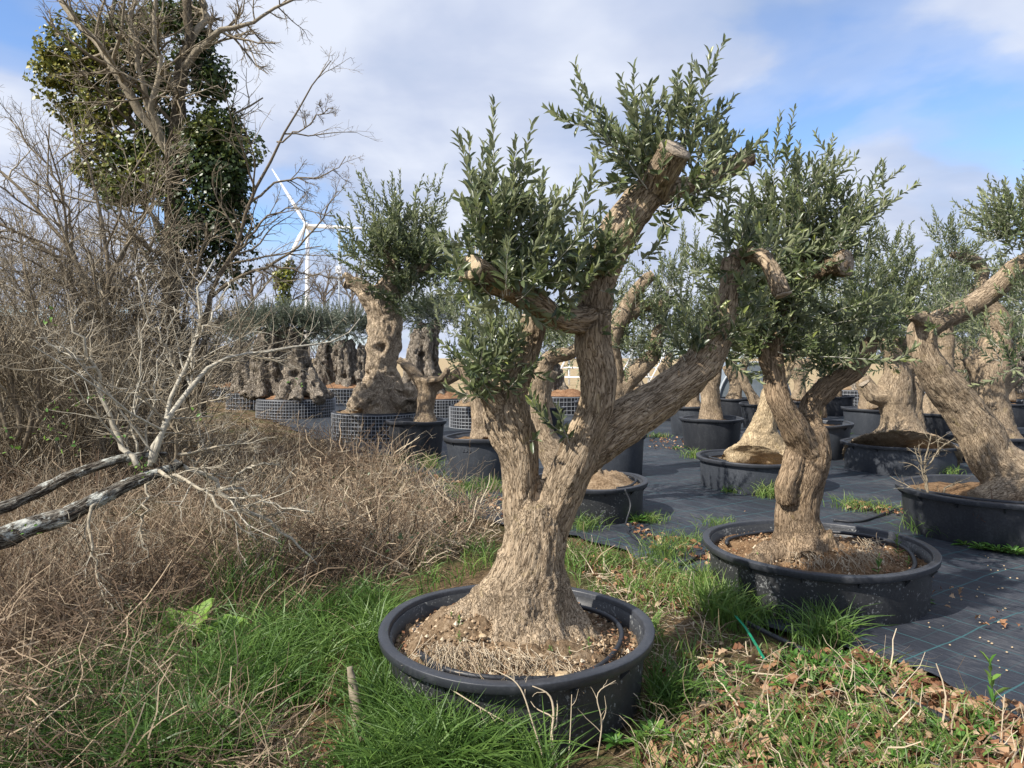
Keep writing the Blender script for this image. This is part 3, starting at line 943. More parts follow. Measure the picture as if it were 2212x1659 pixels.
def plant_pot(label, c, R, Rb, H, soil_z, mound=(), mat='plastic', soil='soil', lugs=12, rim_w=0.035, rim_h=0.04, fine=False, group='black plastic pots of the olive trees', wob=0.009, rough=0.022, name='plant_pot'):
    c = np.array([c[0], c[1], 0.0])
    t = thing(name, label, 'pot', tuple(c), group)
    ph = rng.uniform(0, 6)
    g = rim_h
    a = Acc(); lathe(a, [(Rb - 0.02, 0.008), (Rb, 0.0), (Rb + 0.004, 0.012), (R - 0.012, H - g - 0.004), (R - 0.014, H - g * 0.6), (R - 0.03, H - g * 0.5), (R - 0.04, H - 0.10), (R - 0.05, max(soil_z - 0.06, 0.05))], c, 80, wob, ph)
    part('pot_wall', a, M[mat], t)
    a = Acc(); lathe(a, crisp([(R - 0.030, H - g - 0.006), (R + rim_w - 0.006, H - g), (R + rim_w, H - 0.004), (R + rim_w - 0.004, H), (R - 0.012, H + 0.002), (R - 0.018, H - 0.004), (R - 0.026, H - g - 0.03)]), c, 80, wob, ph)
    part('rim', a, M['rim'], t)
    for k in range(lugs):
        an = 2 * math.pi * (k + 0.37) / lugs
        e = np.array([math.cos(an), math.sin(an), 0]); f = np.array([-e[1], e[0], 0])
        w = 0.006
        p0 = c + e * (R - 0.016) + np.array([0, 0, H - g - 0.004]); p1 = c + e * (R + rim_w - 0.012) + np.array([0, 0, H - g - 0.004]); p2 = c + e * (R - 0.02) + np.array([0, 0, H - g - 0.05])
        V = np.array([p0 - f * w, p1 - f * w, p2 - f * w, p0 + f * w, p1 + f * w, p2 + f * w])
        part('rim_rib', Acc().add(V, [(0, 1, 4, 3), (1, 2, 5, 4), (2, 0, 3, 5)], [(0, 2, 1), (3, 4, 5)]), M['rim'], t, smooth=False)
    a = Acc(); soil_disc(a, c, R - 0.028, soil_z, mound, rough * (1.5 if fine else 1), 40 if fine else 18, 120 if fine else 64)
    part('soil', a, M[soil], t)
    return t


def drip_hose(label, c, R, z, a0, a1, r=0.011, group='drip hoses lying in the pots', tail=None):
    n = 60
    an = np.linspace(a0, a1, n)
    rr = R * (1 + 0.035 * np.sin(an * 3 + 1) + 0.02 * np.sin(an * 5))
    P = np.stack([c[0] + rr * np.cos(an), c[1] + rr * np.sin(an), z + 0.015 * np.sin(an * 2.3)], 1)
    if tail is not None: P = np.concatenate([P, resample(np.concatenate([P[-1:], np.array(tail)]), 24)[1:]])
    a = Acc(); tubes(a, P, np.full(len(P), r), 8, caps=True)
    return solo('drip_hose', a, M['rubber'], tuple(P[0]), label, 'hose', group)


def wire_basket(label, c, R, H, cell, soil_z, mound, fine=True, soil='soil_orange', oval=1.0, group='wire mesh root baskets'):
    c = np.array([c[0], c[1], 0.0])
    t = thing('wire_basket', label, 'basket', tuple(c), group)
    seg = 90
    a = np.arange(seg) / seg * 2 * math.pi
    zs = np.linspace(0, H, 9)
    p = np.stack([np.cos(a) * 4, np.sin(a) * 4, 0 * a], 1)
    rows = []
    for z in zs:
        q = p.copy(); q[:, 2] = z * 9
        rr = R * (0.985 + 0.018 * (fbm(q * 2.2, 2) - 0.5) * 2 * (1 if 0 < z < H else 0.3))
        rows.append(np.stack([c[0] + rr * np.cos(a), c[1] + rr * np.sin(a) * oval, np.full(seg, z + (0.025 * (fbm(q, 2)) if z == H else 0))], 1))
    rows.append(rows[-1] * np.array([0.97, 0.97, 1]) + c * 0.03 + np.array([0, 0, -0.02]))
    V = np.concatenate(rows)
    k = len(rows)
    idx = np.arange(k * seg).reshape(k, seg); nx = np.roll(idx, -1, 1)
    part('liner', Acc().add(V, np.stack([idx[:-1], nx[:-1], nx[1:], idx[1:]], axis=-1).reshape(-1, 4)), M['liner'], t)
    ac = Acc(); soil_disc(ac, np.array([0, 0, 0.]), R * 0.96, soil_z, [(m[0] - c[0], m[1] - c[1], m[2], m[3]) for m in mound], 0.035)
    ac.V = [v * np.array([1, oval, 1]) + c for v in ac.V]
    part('soil', ac, M[soil], t)
    nh = max(2, int(H * 0.93 / cell)); nv = int(2 * math.pi * R / cell)
    wr = 0.0045 if fine else 0.007
    hoops = []
    for i in range(nh + 1):
        z = 0.01 + (H * 0.93) * i / nh
        aa = np.linspace(0, 2 * math.pi, 61)
        hoops.append(np.stack([c[0] + (R + 0.004) * np.cos(aa), c[1] + (R + 0.004) * np.sin(aa) * oval, np.full(61, z) + 0.006 * np.sin(aa * 2 + i)], 1))
    ups = []
    for i in range(nv):
        an = 2 * math.pi * (i + 0.3 * rng.random()) / nv
        ups.append(np.array([[c[0] + (R + 0.009) * math.cos(an), c[1] + (R + 0.009) * math.sin(an) * oval, z] for z in (0.0, H * 0.5, H * 0.95)]))
    if fine:
        for hp in hoops:
            ac = Acc(); tubes(ac, hp, np.full(61, wr), 4); part('hoop_wire', ac, M['wire'], t)
        ac = Acc(); tubes(ac, np.array([[0, 0, 0], [0, 0, H * 0.5], [0, 0, H * 0.95]]), np.full(3, wr), 4)
        me = ac.mesh('upright_wire', M['wire'])
        for u in ups:
            o = link('upright_wire', me, t); o.location = u[0] - c
    else:
        ac = Acc(); tubes(ac, np.array(hoops), np.full((len(hoops), 61), wr), 3); tubes(ac, np.array(ups), np.full((len(ups), 3), wr), 3)
        part('wire_mesh', ac, M['wire'], t, kind='stuff')
    return t


# ------------------------------------------------------------------ potted olive trees, nearest first
def gp(u, y):
    return np.array([(u - CX) / F * y, y, 0.0])


def tree_thing(label, c, z=0.0, group='potted olive trees'):
    return thing('olive_tree', label, 'tree', (c[0], c[1], z), group)


# --- the big tree in front
YA = 3.47
cA = gp(1115, 3.45)
plant_pot('wide low black pot in the front, set in tall green grass', cA, 0.615, 0.575, 0.33, 0.235,
          [(cA[0] - 0.02, cA[1] - 0.05, 0.42, 0.10), (cA[0] - 0.25, cA[1] - 0.02, 0.24, 0.09)], mat='plastic_splash', fine=True, lugs=14, rim_w=0.032, rim_h=0.042, soil='soil_straw')
drip_hose('black drip hose curled round the roots inside the front pot', (cA[0] + 0.0, cA[1]), 0.49, 0.275, math.radians(-150), math.radians(85), 0.013, tail=[(cA[0] + 0.10, cA[1] + 0.50, 0.30), (cA[0] + 0.20, cA[1] + 0.60, 0.34), (cA[0] + 0.21, cA[1] + 0.66, 0.30)])
drip_hose('short piece of black hose along the left wall of the front pot', (cA[0], cA[1]), 0.50, 0.27, math.radians(-200), math.radians(-125), 0.013)
tA = tree_thing('large front olive tree with forked trunk and three sawn limbs reaching skyward', cA, 0.25)
limbsA = [
    px_limb([(1135, 1455, 190, -.02), (1135, 1405, 150, -.02), (1134, 1355, 116, -.02), (1133, 1308, 94), (1133, 1262, 81), (1144, 1225, 74), (1151, 1190, 70), (1158, 1150, 66), (1163, 1112, 58), (1166, 1080, 46)], YA),
    px_limb([(1140, 1180, 46, .0), (1128, 1110, 41, .01), (1127, 1050, 41, .02), (1121, 975, 46, .03), (1096, 905, 53, .06), (1096, 850, 46, .09), (1118, 800, 37, .12), (1140, 755, 32, .15), (1151, 690, 30, .18)], YA),
    px_limb([(1088, 900, 34, .03), (1062, 860, 27, .0), (1035, 828, 19, -.04), (1015, 800, 13, -.07)], YA),
    px_limb([(1165, 1190, 48), (1193, 1115, 46), (1217, 1050, 47), (1245, 990, 47, -.02), (1268, 930, 42, -.03), (1288, 870, 42, -.04), (1294, 815, 41, -.05), (1283, 755, 38, -.05), (1283, 700, 36, -.06), (1290, 640, 35, -.04), (1300, 590, 37, -.02), (1322, 530, 40, .0), (1352, 475, 39, .02), (1392, 428, 36, .02), (1420, 400, 33, .0)], YA),
    px_limb([(1290, 680, 32, -.06), (1250, 692, 28, -.10), (1205, 688, 26, -.15), (1165, 660, 28, -.22), (1120, 634, 27, -.30), (1080, 616, 27, -.37), (1052, 603, 30, -.44), (1030, 590, 33, -.49), (1014, 580, 33, -.53)], YA),
    px_limb([(1415, 410, 31, .0), (1428, 375, 33, -.06), (1443, 350, 34, -.10), (1458, 322, 37, -.14)], YA),
    px_limb([(1415, 415, 27, .0), (1480, 402, 22, .10), (1530, 385, 20, .16), (1580, 362, 22, .22), (1614, 340, 22, .26)], YA),
    px_limb([(1228, 1020, 40, .03), (1275, 972, 48, .06), (1330, 925, 48, .10), (1395, 880, 45, .14), (1460, 838, 43, .18), (1515, 785, 40, .22), (1548, 725, 35, .25), (1566, 665, 29, .28), (1578, 610, 24, .30), (1586, 560, 22, .30)], YA),
    px_limb([(1580, 590, 20, .30), (1600, 556, 19, .28), (1632, 548, 18, .22), (1660, 570, 19, .16), (1678, 605, 20, .12), (1690, 636, 19, .10)], YA),
    # buttress roots
    px_limb([(1118, 1200, 46, -.02), (1100, 1255, 52, -.02), (1066, 1312, 58, -.03), (1015, 1358, 58, -.05), (960, 1390, 52, -.07), (912, 1412, 40, -.08)], YA),
    px_limb([(1135, 1240, 50, -.05), (1128, 1310, 58, -.1), (1100, 1375, 50, -.17), (1065, 1420, 36, -.22)], YA),
    px_limb([(1168, 1210, 44, .0), (1183, 1265, 46, .0), (1205, 1320, 46, .0), (1240, 1368, 42, -.02), (1282, 1398, 32, -.03), (1320, 1412, 20, -.03)], YA),
    px_limb([(1165, 1240, 46, -.05), (1178, 1310, 48, -.09), (1196, 1375, 34, -.14), (1235, 1408, 20, -.18)], YA),
    px_limb([(1160, 1290, 55, .1), (1180, 1340, 45, .25)], YA),
    px_limb([(1100, 1370, 50, -.12), (1040, 1415, 40, -.2), (990, 1432, 26, -.24)], YA),
    px_limb([(1150, 1380, 60, -.14), (1150, 1425, 44, -.24), (1150, 1450, 24, -.3)], YA),
    px_limb([(1215, 1375, 44, -.08), (1255, 1412, 32, -.14), (1285, 1428, 20, -.17)], YA),
]
bark_part('trunk', limbsA, tA, M['bark'], voxel=0.0088, lump=(0.016, 0.15), ridge=(0.0085, 0.024, 0.11), smooth=3, flute=(0.012, 0.06), nocoord=(9, 10, 11, 12, 13, 14, 15, 16))


def end_face(parent, limb, r=0.95, mat='cut_grey', out=0.006):
    a, b = limb[-2], limb[-1]
    n = norm(b[:3] - a[:3])
    return cut_face(parent, b[:3] + n * out, n, b[3] * r, M[mat])


for li in (1, 5, 6, 8):
    end_face(tA, limbsA[li])
end_face(tA, limbsA[4], 0.95, 'cut')

z8 = lambda x, y: (1106 + x / 3.0, 55.3 + y / 3.0)
z4 = lambda x, y: (663.7 + x / 3.0, 55.3 + y / 3.0)


def sh(zf, b, t, dyb, dyt, bow=0.0):
    return (*zf(*b), dyb, *zf(*t), dyt, bow)


mainA = [
    sh(z8, (900, 1090), (235, 545), -.05, -.25, -.10), sh(z8, (830, 1000), (410, 260), -.02, -.15, .06), sh(z8, (850, 950), (790, 275), -.03, -.2, .04),
    sh(z8, (940, 850), (895, 410), .1, .05, .0), sh(z8, (960, 880), (1075, 305), .1, .1, -.03), sh(z8, (1150, 900), (1370, 105), .0, -.1, .05),
    sh(z8, (1190, 900), (1425, 475), .05, .0, .08), sh(z8, (1150, 820), (1270, 500), .1, .1, 0), sh(z8, (1060, 1150), (1620, 730), -.1, -.35, -.06),
    sh(z8, (980, 1180), (560, 800), .05, .1, -.05), sh(z8, (900, 1000), (620, 580), .1, .2, .0), sh(z8, (900, 1000), (700, 420), .1, .15, 0),
    sh(z8, (1000, 1190), (1380, 1010), -.05, -.15, -.1), sh(z8, (1020, 1190), (1230, 1240), -.05, -.2, .1), sh(z8, (950, 1180), (1010, 1360), -.1, -.2, 0),
    sh(z8, (1240, 980), (1480, 700), .1, .0, .05), sh(z8, (1100, 800), (1180, 420), .15, .25, 0), sh(z8, (1300, 960), (1600, 760), .2, .1, 0),
    sh(z8, (870, 1040), (530, 1030), -.05, -.15, -.06), sh(z8, (860, 1060), (640, 1080), 0, .1, 0), sh(z8, (1000, 1160), (1300, 850), -.05, -.3, 0),
    # left bouquet on the arm
    sh(z4, (1230, 1420), (1205, 515), -.35, -.45, .01), sh(z4, (1150, 1500), (975, 725), -.40, -.55, -.04), sh(z4, (1120, 1450), (1045, 705), -.35, -.4, .02),
    sh(z4, (1400, 1500), (1455, 645), -.25, -.3, .05), sh(z4, (1330, 1450), (1335, 850), -.3, -.35, .0), sh(z4, (1130, 1400), (1140, 770), -.3, -.25, .0),
    sh(z4, (1500, 1500), (1600, 1070), -.15, -.1, .03), sh(z4, (1620, 1500), (1765, 975), -.05, .0, .05), sh(z4, (1180, 1500), (985, 1105), -.42, -.62, -.04),
    sh(z4, (1250, 1500), (1330, 1000), -.35, -.45, 0), sh(z4, (1450, 1550), (1520, 1100), -.2, -.25, 0), sh(z4, (1200, 1450), (1180, 900), -.4, -.6, 0),
    sh(z4, (1100, 1500), (800, 1330), -.44, -.62, -.08), sh(z4, (1150, 1640), (820, 1600), -.44, -.7, -.05), sh(z4, (1400, 1600), (1540, 1480), -.3, -.5, .1),
    sh(z4, (1500, 1560), (1650, 1200), -.2, -.2, 0), sh(z4, (1700, 1500), (1900, 1190), .05, .1, .05), sh(z4, (1250, 1640), (1480, 1640), -.4, -.65, .06),
    sh(z4, (1150, 1650), (1000, 1760), -.44, -.7, -.05), sh(z4, (1850, 1560), (2050, 1330), -.02, -.25, .06), sh(z4, (1820, 1620), (2130, 1440), -.05, -.35, .06),
    sh(z4, (1700, 1650), (1780, 1480), -.1, -.35, 0), sh(z4, (1900, 1500), (2060, 1180), .02, .1, .05), sh(z4, (1880, 1600), (1960, 1260), -.05, -.25, 0),
]
PA = [shoots_px(mainA, YA)]
PA.append(blob_shoots([
    (1420, 375, .05, 60, 55, 34, .22), (1500, 390, .12, 60, 35, 22, .20), (1570, 350, .24, 45, 30, 12, .18), (1380, 330, .1, 50, 50, 14, .25), (1470, 300, .12, 60, 40, 16, .25),
    (1085, 600, -.36, 60, 45, 34, .24), (1150, 590, -.28, 65, 50, 30, .24), (1230, 600, -.14, 60, 45, 24, .22), (1100, 500, -.34, 70, 60, 20, .26), (1200, 520, -.2, 60, 50, 16, .25), (1030, 560, -.4, 45, 40, 14, .2),
    (1290, 600, -.12, 40, 45, 14, .16), (1380, 560, .0, 30, 40, 4, .2),
    (1075, 800, -.05, 35, 45, 16, .2), (1035, 790, -.1, 35, 40, 16, .18), (1095, 760, .05, 35, 40, 10, .2), (1050, 845, -.1, 25, 30, 8, .14),
    (1545, 735, .22, 40, 40, 18, .19), (1490, 770, .16, 35, 25, 10, .16), (1600, 690, .30, 40, 50, 16, .2), (1585, 560, .3, 45, 45, 18, .22), (1620, 620, .25, 40, 40, 12, .18), (1650, 540, .2, 40, 25, 12, .2),
    (1090, 640, -.46, 60, 22, 22, .18), (1200, 640, -.3, 55, 25, 16, .18), (1290, 720, -.1, 8, 8, 3, .07), (1210, 710, -.2, 8, 8, 2, .06), (1145, 950, -.03, 10, 40, 2, .07),
], YA))
extraA = [(1190, 930, -.05, 1145, 845, -.15, .02), (1235, 950, -.08, 1150, 870, -.2, .04), (1230, 960, -.1, 1205, 880, -.2, 0), (1065, 880, -.05, 990, 815, -.2, 0), (1050, 850, -.08, 960, 745, -.2, -.05), (1050, 830, -.08, 1005, 700, -.15, 0),
          (1085, 800, -.02, 1050, 640, -.1, 0), (1110, 800, .0, 1120, 690, -.05, 0), (1090, 850, -.05, 1160, 780, -.2, .04), (1480, 780, .15, 1420, 660, .1, 0), (1500, 770, .15, 1470, 620, .1, .03)]
PA.append(shoots_px(extraA, YA))
P1 = np.concatenate([p if p.shape[1] == 8 else np.stack([resample(q, 8) for q in np.concatenate([p, np.zeros(p.shape[:2] + (1,))], axis=2)])[:, :, :3] for p in PA])
nm_ = len(mainA)
P2 = side_shoots(P1[:nm_], 3, (0.22, 0.42), (30, 60), 0.1, 0.72)
build_crown(tA, np.concatenate([P1, P2]), 0.066, 0.0225, 8, n_leaf=300, n_shoot=150)

# --- second tree, right of the front one
YB = 4.9
cB = gp(1762, 4.92)
plant_pot('wide low black pot with pale lime specks, standing half on grass and half on membrane', cB, 0.715, 0.675, 0.335, 0.245,
          [(cB[0] - 0.04, cB[1] - 0.04, 0.42, 0.10)], mat='plastic_splash', fine=True, lugs=14, rim_w=0.032, rim_h=0.042)
drip_hose('black drip hose ring in the lime specked pot', (cB[0] + 0.02, cB[1]), 0.59, 0.285, math.radians(-70), math.radians(165), 0.014)
tB = tree_thing('twisted olive tree with a dense dark crown in the lime specked pot', cB, 0.26)
limbsB = [
    px_limb([(1735, 1228, 96, -.05), (1732, 1185, 70), (1722, 1122, 46), (1729, 1072, 46), (1740, 1022, 45), (1756, 975, 36), (1748, 930, 32)], YB),
    px_limb([(1752, 985, 34), (1725, 945, 32, -.05), (1704, 905, 29, -.08), (1688, 868, 25, -.08), (1677, 830, 23, -.06), (1672, 780, 22, -.03), (1680, 720, 21, .0), (1700, 660, 20, .05), (1725, 600, 19, .1), (1735, 540, 17, .12), (1725, 480, 16, .1), (1718, 430, 14, .1)], YB),
    px_limb([(1745, 950, 30, .02), (1748, 905, 26, .08), (1758, 868, 24, .1), (1785, 838, 25, .1), (1822, 812, 23, .1), (1862, 780, 20, .12), (1880, 730, 16, .15)], YB),
    px_limb([(1722, 610, 18, .1), (1765, 590, 21, -.0), (1800, 572, 25, -.1), (1826, 568, 29, -.18)], YB),
    px_limb([(1660, 800, 14, -.05), (1640, 730, 13, -.05), (1650, 660, 12, -.05)], YB),
    px_limb([(1690, 1190, 40, -.12), (1640, 1215, 26, -.2), (1600, 1228, 16, -.25)], YB),
    px_limb([(1770, 1170, 36, -.08), (1810, 1200, 28, -.12), (1850, 1225, 18, -.18)], YB),
    px_limb([(1735, 1190, 50, -.15), (1745, 1222, 40, -.28)], YB),
    px_limb([(1703, 1085, 22, -.08), (1697, 1045, 24, -.09), (1712, 1005, 22, -.06), (1722, 960, 20, -.03)], YB),
]
bark_part('trunk', limbsB, tB, M['bark_brown'], voxel=0.0125, lump=(0.022, 0.16), ridge=(0.009, 0.028, 0.13), smooth=3, flute=(0.014, 0.08), holes=0.02, nocoord=(5, 6, 7))
end_face(tB, limbsB[3]); end_face(tB, limbsB[1])
z3 = lambda x, y: (1493.4 + x / 2.727, 221.2 + y / 2.727)
mainB = [sh(z3, (480, 640), (525, 70), .1, .0, .02), sh(z3, (540, 600), (608, 35), .1, -.1, .03), sh(z3, (780, 800), (835, 210), .0, .1, .03), sh(z3, (860, 850), (975, 410), .1, .0, .04),
         sh(z3, (750, 900), (1235, 395), .0, -.2, .06), sh(z3, (800, 930), (1330, 480), -.1, -.3, .06), sh(z3, (470, 920), (950, 840), -.1, -.5, .02), sh(z3, (400, 700), (330, 400), .1, .1, 0),
         sh(z3, (350, 700), (150, 480), .1, .0, -.05), sh(z3, (300, 800), (50, 700), .0, -.1, -.04), sh(z3, (600, 600), (640, 350), .15, .2, 0), sh(z3, (250, 1010), (0, 900), -.1, -.3, 0),
         sh(z3, (600, 1000), (820, 950), -.2, -.5, 0), sh(z3, (900, 900), (1080, 600), .0, .0, .05), sh(z3, (700, 700), (740, 420), .2, .2, 0), sh(z3, (430, 690), (440, 420), .1, .05, 0),
         sh(z3, (800, 1250), (1150, 1130), -.1, -.4, 0), sh(z3, (850, 1300), (1330, 1230), .0, -.4, .02), sh(z3, (750, 1500), (1330, 1520), -.1, -.5, 0), sh(z3, (500, 1100), (300, 1250), -.2, -.4, 0)]
PB = shoots_px(mainB, YB, 8)
PB2 = blob_shoots([
    (1690, 520, .05, 110, 95, 120, .27), (1770, 560, .1, 90, 80, 80, .27), (1610, 560, .0, 75, 80, 60, .25), (1660, 640, .0, 90, 80, 110, .25), (1640, 740, -.02, 80, 70, 90, .23), (1720, 720, .05, 90, 70, 80, .23),
    (1720, 430, .1, 85, 55, 50, .26), (1840, 500, .1, 70, 60, 40, .26), (1860, 700, .15, 80, 70, 70, .25), (1800, 790, .1, 60, 45, 36, .22), (1590, 690, .0, 55, 60, 34, .22), (1560, 620, .1, 45, 60, 20, .24),
], YB, 0.35)
build_crown(tB, np.concatenate([PB, side_shoots(PB, 4, (.2, .4)), PB2]), 0.066, 0.0235, 8, n_leaf=300, n_shoot=120)

# --- leaning tree at the right edge
YC = 6.5
cC = np.array([4.42, 6.6, 0.0])
plant_pot('wide low black pot cut by the right picture edge, green weeds at its foot', cC, 0.78, 0.74, 0.40, 0.33, [(cC[0] + 0.05, cC[1], 0.4, 0.08)], mat='plastic', lugs=14, rim_w=0.045, rim_h=0.042)
drip_hose('black drip hose along the front inside of the right hand pot', (cC[0], cC[1]), 0.66, 0.385, math.radians(-190), math.radians(-40), 0.016)
tC = tree_thing('leaning olive tree at the right edge with a long bare arm', cC, 0.36)
limbsC = [
    px_limb([(2225, 1085, 95, .1), (2195, 1040, 66), (2140, 985, 50), (2110, 925, 45), (2070, 868, 40), (2022, 810, 36), (1994, 755, 29), (1993, 712, 27), (2010, 690, 25, .02)], YC),
    px_limb([(1993, 715, 24), (2035, 690, 24, .05), (2075, 672, 24, .1), (2108, 653, 24, .12), (2140, 632, 23, .12), (2168, 604, 22, .1), (2192, 580, 22, .1), (2225, 560, 22, .1), (2270, 530, 20, .1)], YC),
    px_limb([(2000, 705, 22), (1985, 688, 14, -.1), (1965, 680, 11, -.2)], YC),
    px_limb([(2195, 1050, 50, -.1), (2150, 1072, 34, -.2), (2105, 1080, 22, -.25)], YC),
]
bark_part('trunk', limbsC, tC, M['bark'], voxel=0.017, lump=(0.02, 0.2), ridge=(0.011, 0.035, 0.13), smooth=3, flute=(0.012, 0.09))
PC = blob_shoots([(2205, 480, .1, 55, 80, 70, .4), (2215, 560, .05, 40, 40, 24, .3), (2160, 520, .1, 40, 35, 16, .3), (2010, 690, .0, 40, 25, 12, .3), (2200, 760, -.6, 60, 90, 34, .35), (2230, 650, -.2, 40, 60, 18, .3), (2260, 500, .1, 60, 90, 40, .4)], YC)
build_crown(tC, PC, 0.068, 0.026, 8, n_leaf=120, n_shoot=40)


def simple_tree(label, c, zb, limbs, Y, blobs, leafL, spacing, voxel=0.027, mat='bark', n_leaf=0, n_shoot=0, detail=8, main=None, ends=(), lump=(0.03, 0.2), ridge=(0.012, 0.035, 0.22), flute=(0.012, 0.1), holes=0.0, up=0.5, leafmat='leaf', fix=None):
    t = tree_thing(label, c, zb)
    lb = [px_limb(l, Y) for l in limbs]
    bark_part('trunk', lb, t, M[mat], voxel=voxel, lump=lump, ridge=ridge, smooth=3, flute=flute, holes=holes)
    for e, m in ends: end_face(t, lb[e], 0.92, m)
    P = blob_shoots(blobs, Y, up)
    if main:
        pm = shoots_px(main, Y, 8)
        P = np.concatenate([pm, side_shoots(pm, 3, (.2, .4)), P])
    build_crown(t, P, leafL, spacing, detail, n_leaf, n_shoot, leafmat)
    return t


LOWPOT = 'plastic'
# --- pale trunk pot in the middle right
c = gp(1635, 9.0)
plant_pot('low black pot of the pale yellow trunk, grass tufts at its foot', c, 0.70, 0.67, 0.37, 0.27, [(c[0], c[1], 0.4, 0.02)], mat='plastic_grey', soil='soil_straw')
drip_hose('thin black hose inside the pot of the pale yellow trunk', (c[0], c[1]), 0.56, 0.33, math.radians(100), math.radians(215), 0.014)
simple_tree('olive tree with a smooth pale yellow trunk behind the twisted tree', c, 0.29,
            [[(1632, 1010, 80, -.1), (1636, 985, 58), (1640, 955, 38), (1648, 920, 27), (1655, 890, 22), (1668, 850, 20), (1690, 800, 20), (1710, 740, 17)], [(1645, 950, 36), (1600, 985, 26, -.1), (1575, 995, 16, -.15)], [(1655, 955, 34), (1690, 985, 26, -.1), (1705, 995, 16, -.15)]],
            9.0, [(1700, 700, 0, 90, 90, 120, .38), (1760, 760, .1, 80, 60, 60, .35), (1640, 680, 0, 60, 60, 50, .35)], 0.075, 0.03, 0.026, 'bark_pale', holes=0.03)

# --- tree with two trunks in the oval pot, right
c = gp(1941, 10.35)
plant_pot('oval low black pot with a bright green rosette before it', c, 0.74, 0.71, 0.385, 0.29, [(c[0], c[1], 0.45, 0.02)], mat='plastic_grey', soil='soil_straw')
simple_tree('short stout olive tree with double trunk and cut stump in the oval pot', c, 0.33,
            [[(1945, 990, 120, -.1), (1944, 962, 88), (1944, 935, 52), (1942, 910, 38), (1935, 882, 33), (1933, 840, 33), (1938, 805, 28), (1930, 765, 22), (1905, 735, 15)], [(1966, 955, 40), (1975, 900, 18), (1978, 850, 15), (1984, 810, 14)], [(1930, 850, 26), (1896, 855, 22), (1878, 846, 17), (1866, 828, 13)], [(1940, 800, 20), (1975, 780, 16), (1960, 750, 14), (1930, 730, 12)]],
            10.35, [(1935, 770, 0, 60, 40, 40, .35), (1900, 690, 0, 100, 75, 150, .42), (1960, 620, .1, 70, 70, 90, .4), (1870, 610, .1, 70, 70, 70, .4), (1950, 700, 0, 60, 60, 70, .4), (1920, 560, .2, 60, 50, 40, .45)], 0.078, 0.03, 0.028, 'bark', n_leaf=60, n_shoot=30, ends=((2, 'cut_grey'),))

# --- tree in the middle behind the front trunk
c = gp(1270, 7.4)
plant_pot('low black pot behind the front trunk with a crumbly soil mound', c, 0.58, 0.55, 0.355, 0.29, [(c[0] + 0.17, c[1] - 0.05, 0.30, 0.13)], mat='plastic_splash', soil='soil_straw')
drip_hose('black hose over the rim of the pot behind the front trunk', (c[0], c[1]), 0.48, 0.345, math.radians(-60), math.radians(40), 0.013)
simple_tree('slender curved olive trunk seen through the fork of the front tree', c, 0.3,
            [[(1222, 1030, 60), (1208, 995, 40), (1178, 945, 27), (1168, 885, 22), (1167, 830, 20), (1177, 786, 18), (1198, 768, 15), (1225, 765, 13), (1255, 752, 11)], [(1225, 1010, 40), (1258, 1030, 28), (1300, 1030, 20)]],
            7.4, [(1240, 720, 0, 80, 50, 40, .35), (1170, 720, 0, 60, 60, 40, .33), (1100, 690, .1, 70, 50, 34, .35)], 0.065, 0.026, 0.022, 'bark')

# --- tree behind the front one with bare limbs to the upper right (between the fork and the right limb)
c = gp(1322, 9.9)
plant_pot('tall black pot partly hidden below the right limb of the front tree', c, 0.44, 0.40, 0.56, 0.47, [(c[0], c[1], 0.25, 0.05)], mat='plastic_grey')
simple_tree('leafy olive tree with pale bare limbs behind the right limb of the front tree', c, 0.48,
            [[(1322, 905, 34), (1335, 850, 25), (1380, 800, 19), (1415, 765, 16)], [(1325, 870, 30), (1322, 800, 24), (1318, 740, 22), (1345, 685, 20), (1365, 640, 16), (1395, 605, 13), (1410, 595, 12)], [(1345, 690, 16), (1395, 660, 13), (1440, 658, 11)], [(1415, 770, 14), (1418, 720, 12), (1440, 700, 9)]],
            9.9, [(1400, 700, 0, 70, 60, 80, .36), (1440, 620, 0, 70, 70, 70, .42), (1360, 760, 0, 50, 40, 40, .33), (1470, 700, .1, 60, 60, 60, .38), (1490, 600, .2, 40, 80, 40, .42), (1330, 620, .2, 50, 60, 40, .4), (1430, 770, 0, 40, 25, 26, .3)], 0.07, 0.028, 0.028, 'bark', n_leaf=40, n_shoot=20, ends=((1, 'cut'),))

# --- tall pots in the left middle
c = gp(1045, 9.6)
pC = plant_pot('tall dusty dark grey pot with the raised number 230', c, 0.52, 0.43, 0.56, 0.49, [(c[0], c[1], 0.3, 0.05)], mat='plastic_grey', rim_w=0.03, rim_h=0.05)
simple_tree('small olive tree in the pot with the number 230', c, 0.49,
            [[(1048, 945, 38), (1040, 905, 22), (1030, 860, 18), (1010, 815, 14), (1000, 780, 12)], [(1050, 910, 24), (1075, 860, 18), (1090, 810, 14)]],
            9.6, [(1000, 720, 0, 70, 60, 60, .36), (1070, 700, 0, 60, 60, 50, .36), (1010, 660, .1, 70, 50, 40, .4)], 0.07, 0.028, 0.028, 'bark')
c = gp(899, 11.35)
plant_pot('tall black pot left of the pot with the number 230', c, 0.45, 0.385, 0.62, 0.55, [(c[0], c[1], 0.25, 0.03)], mat='plastic', rim_w=0.03, rim_h=0.05)
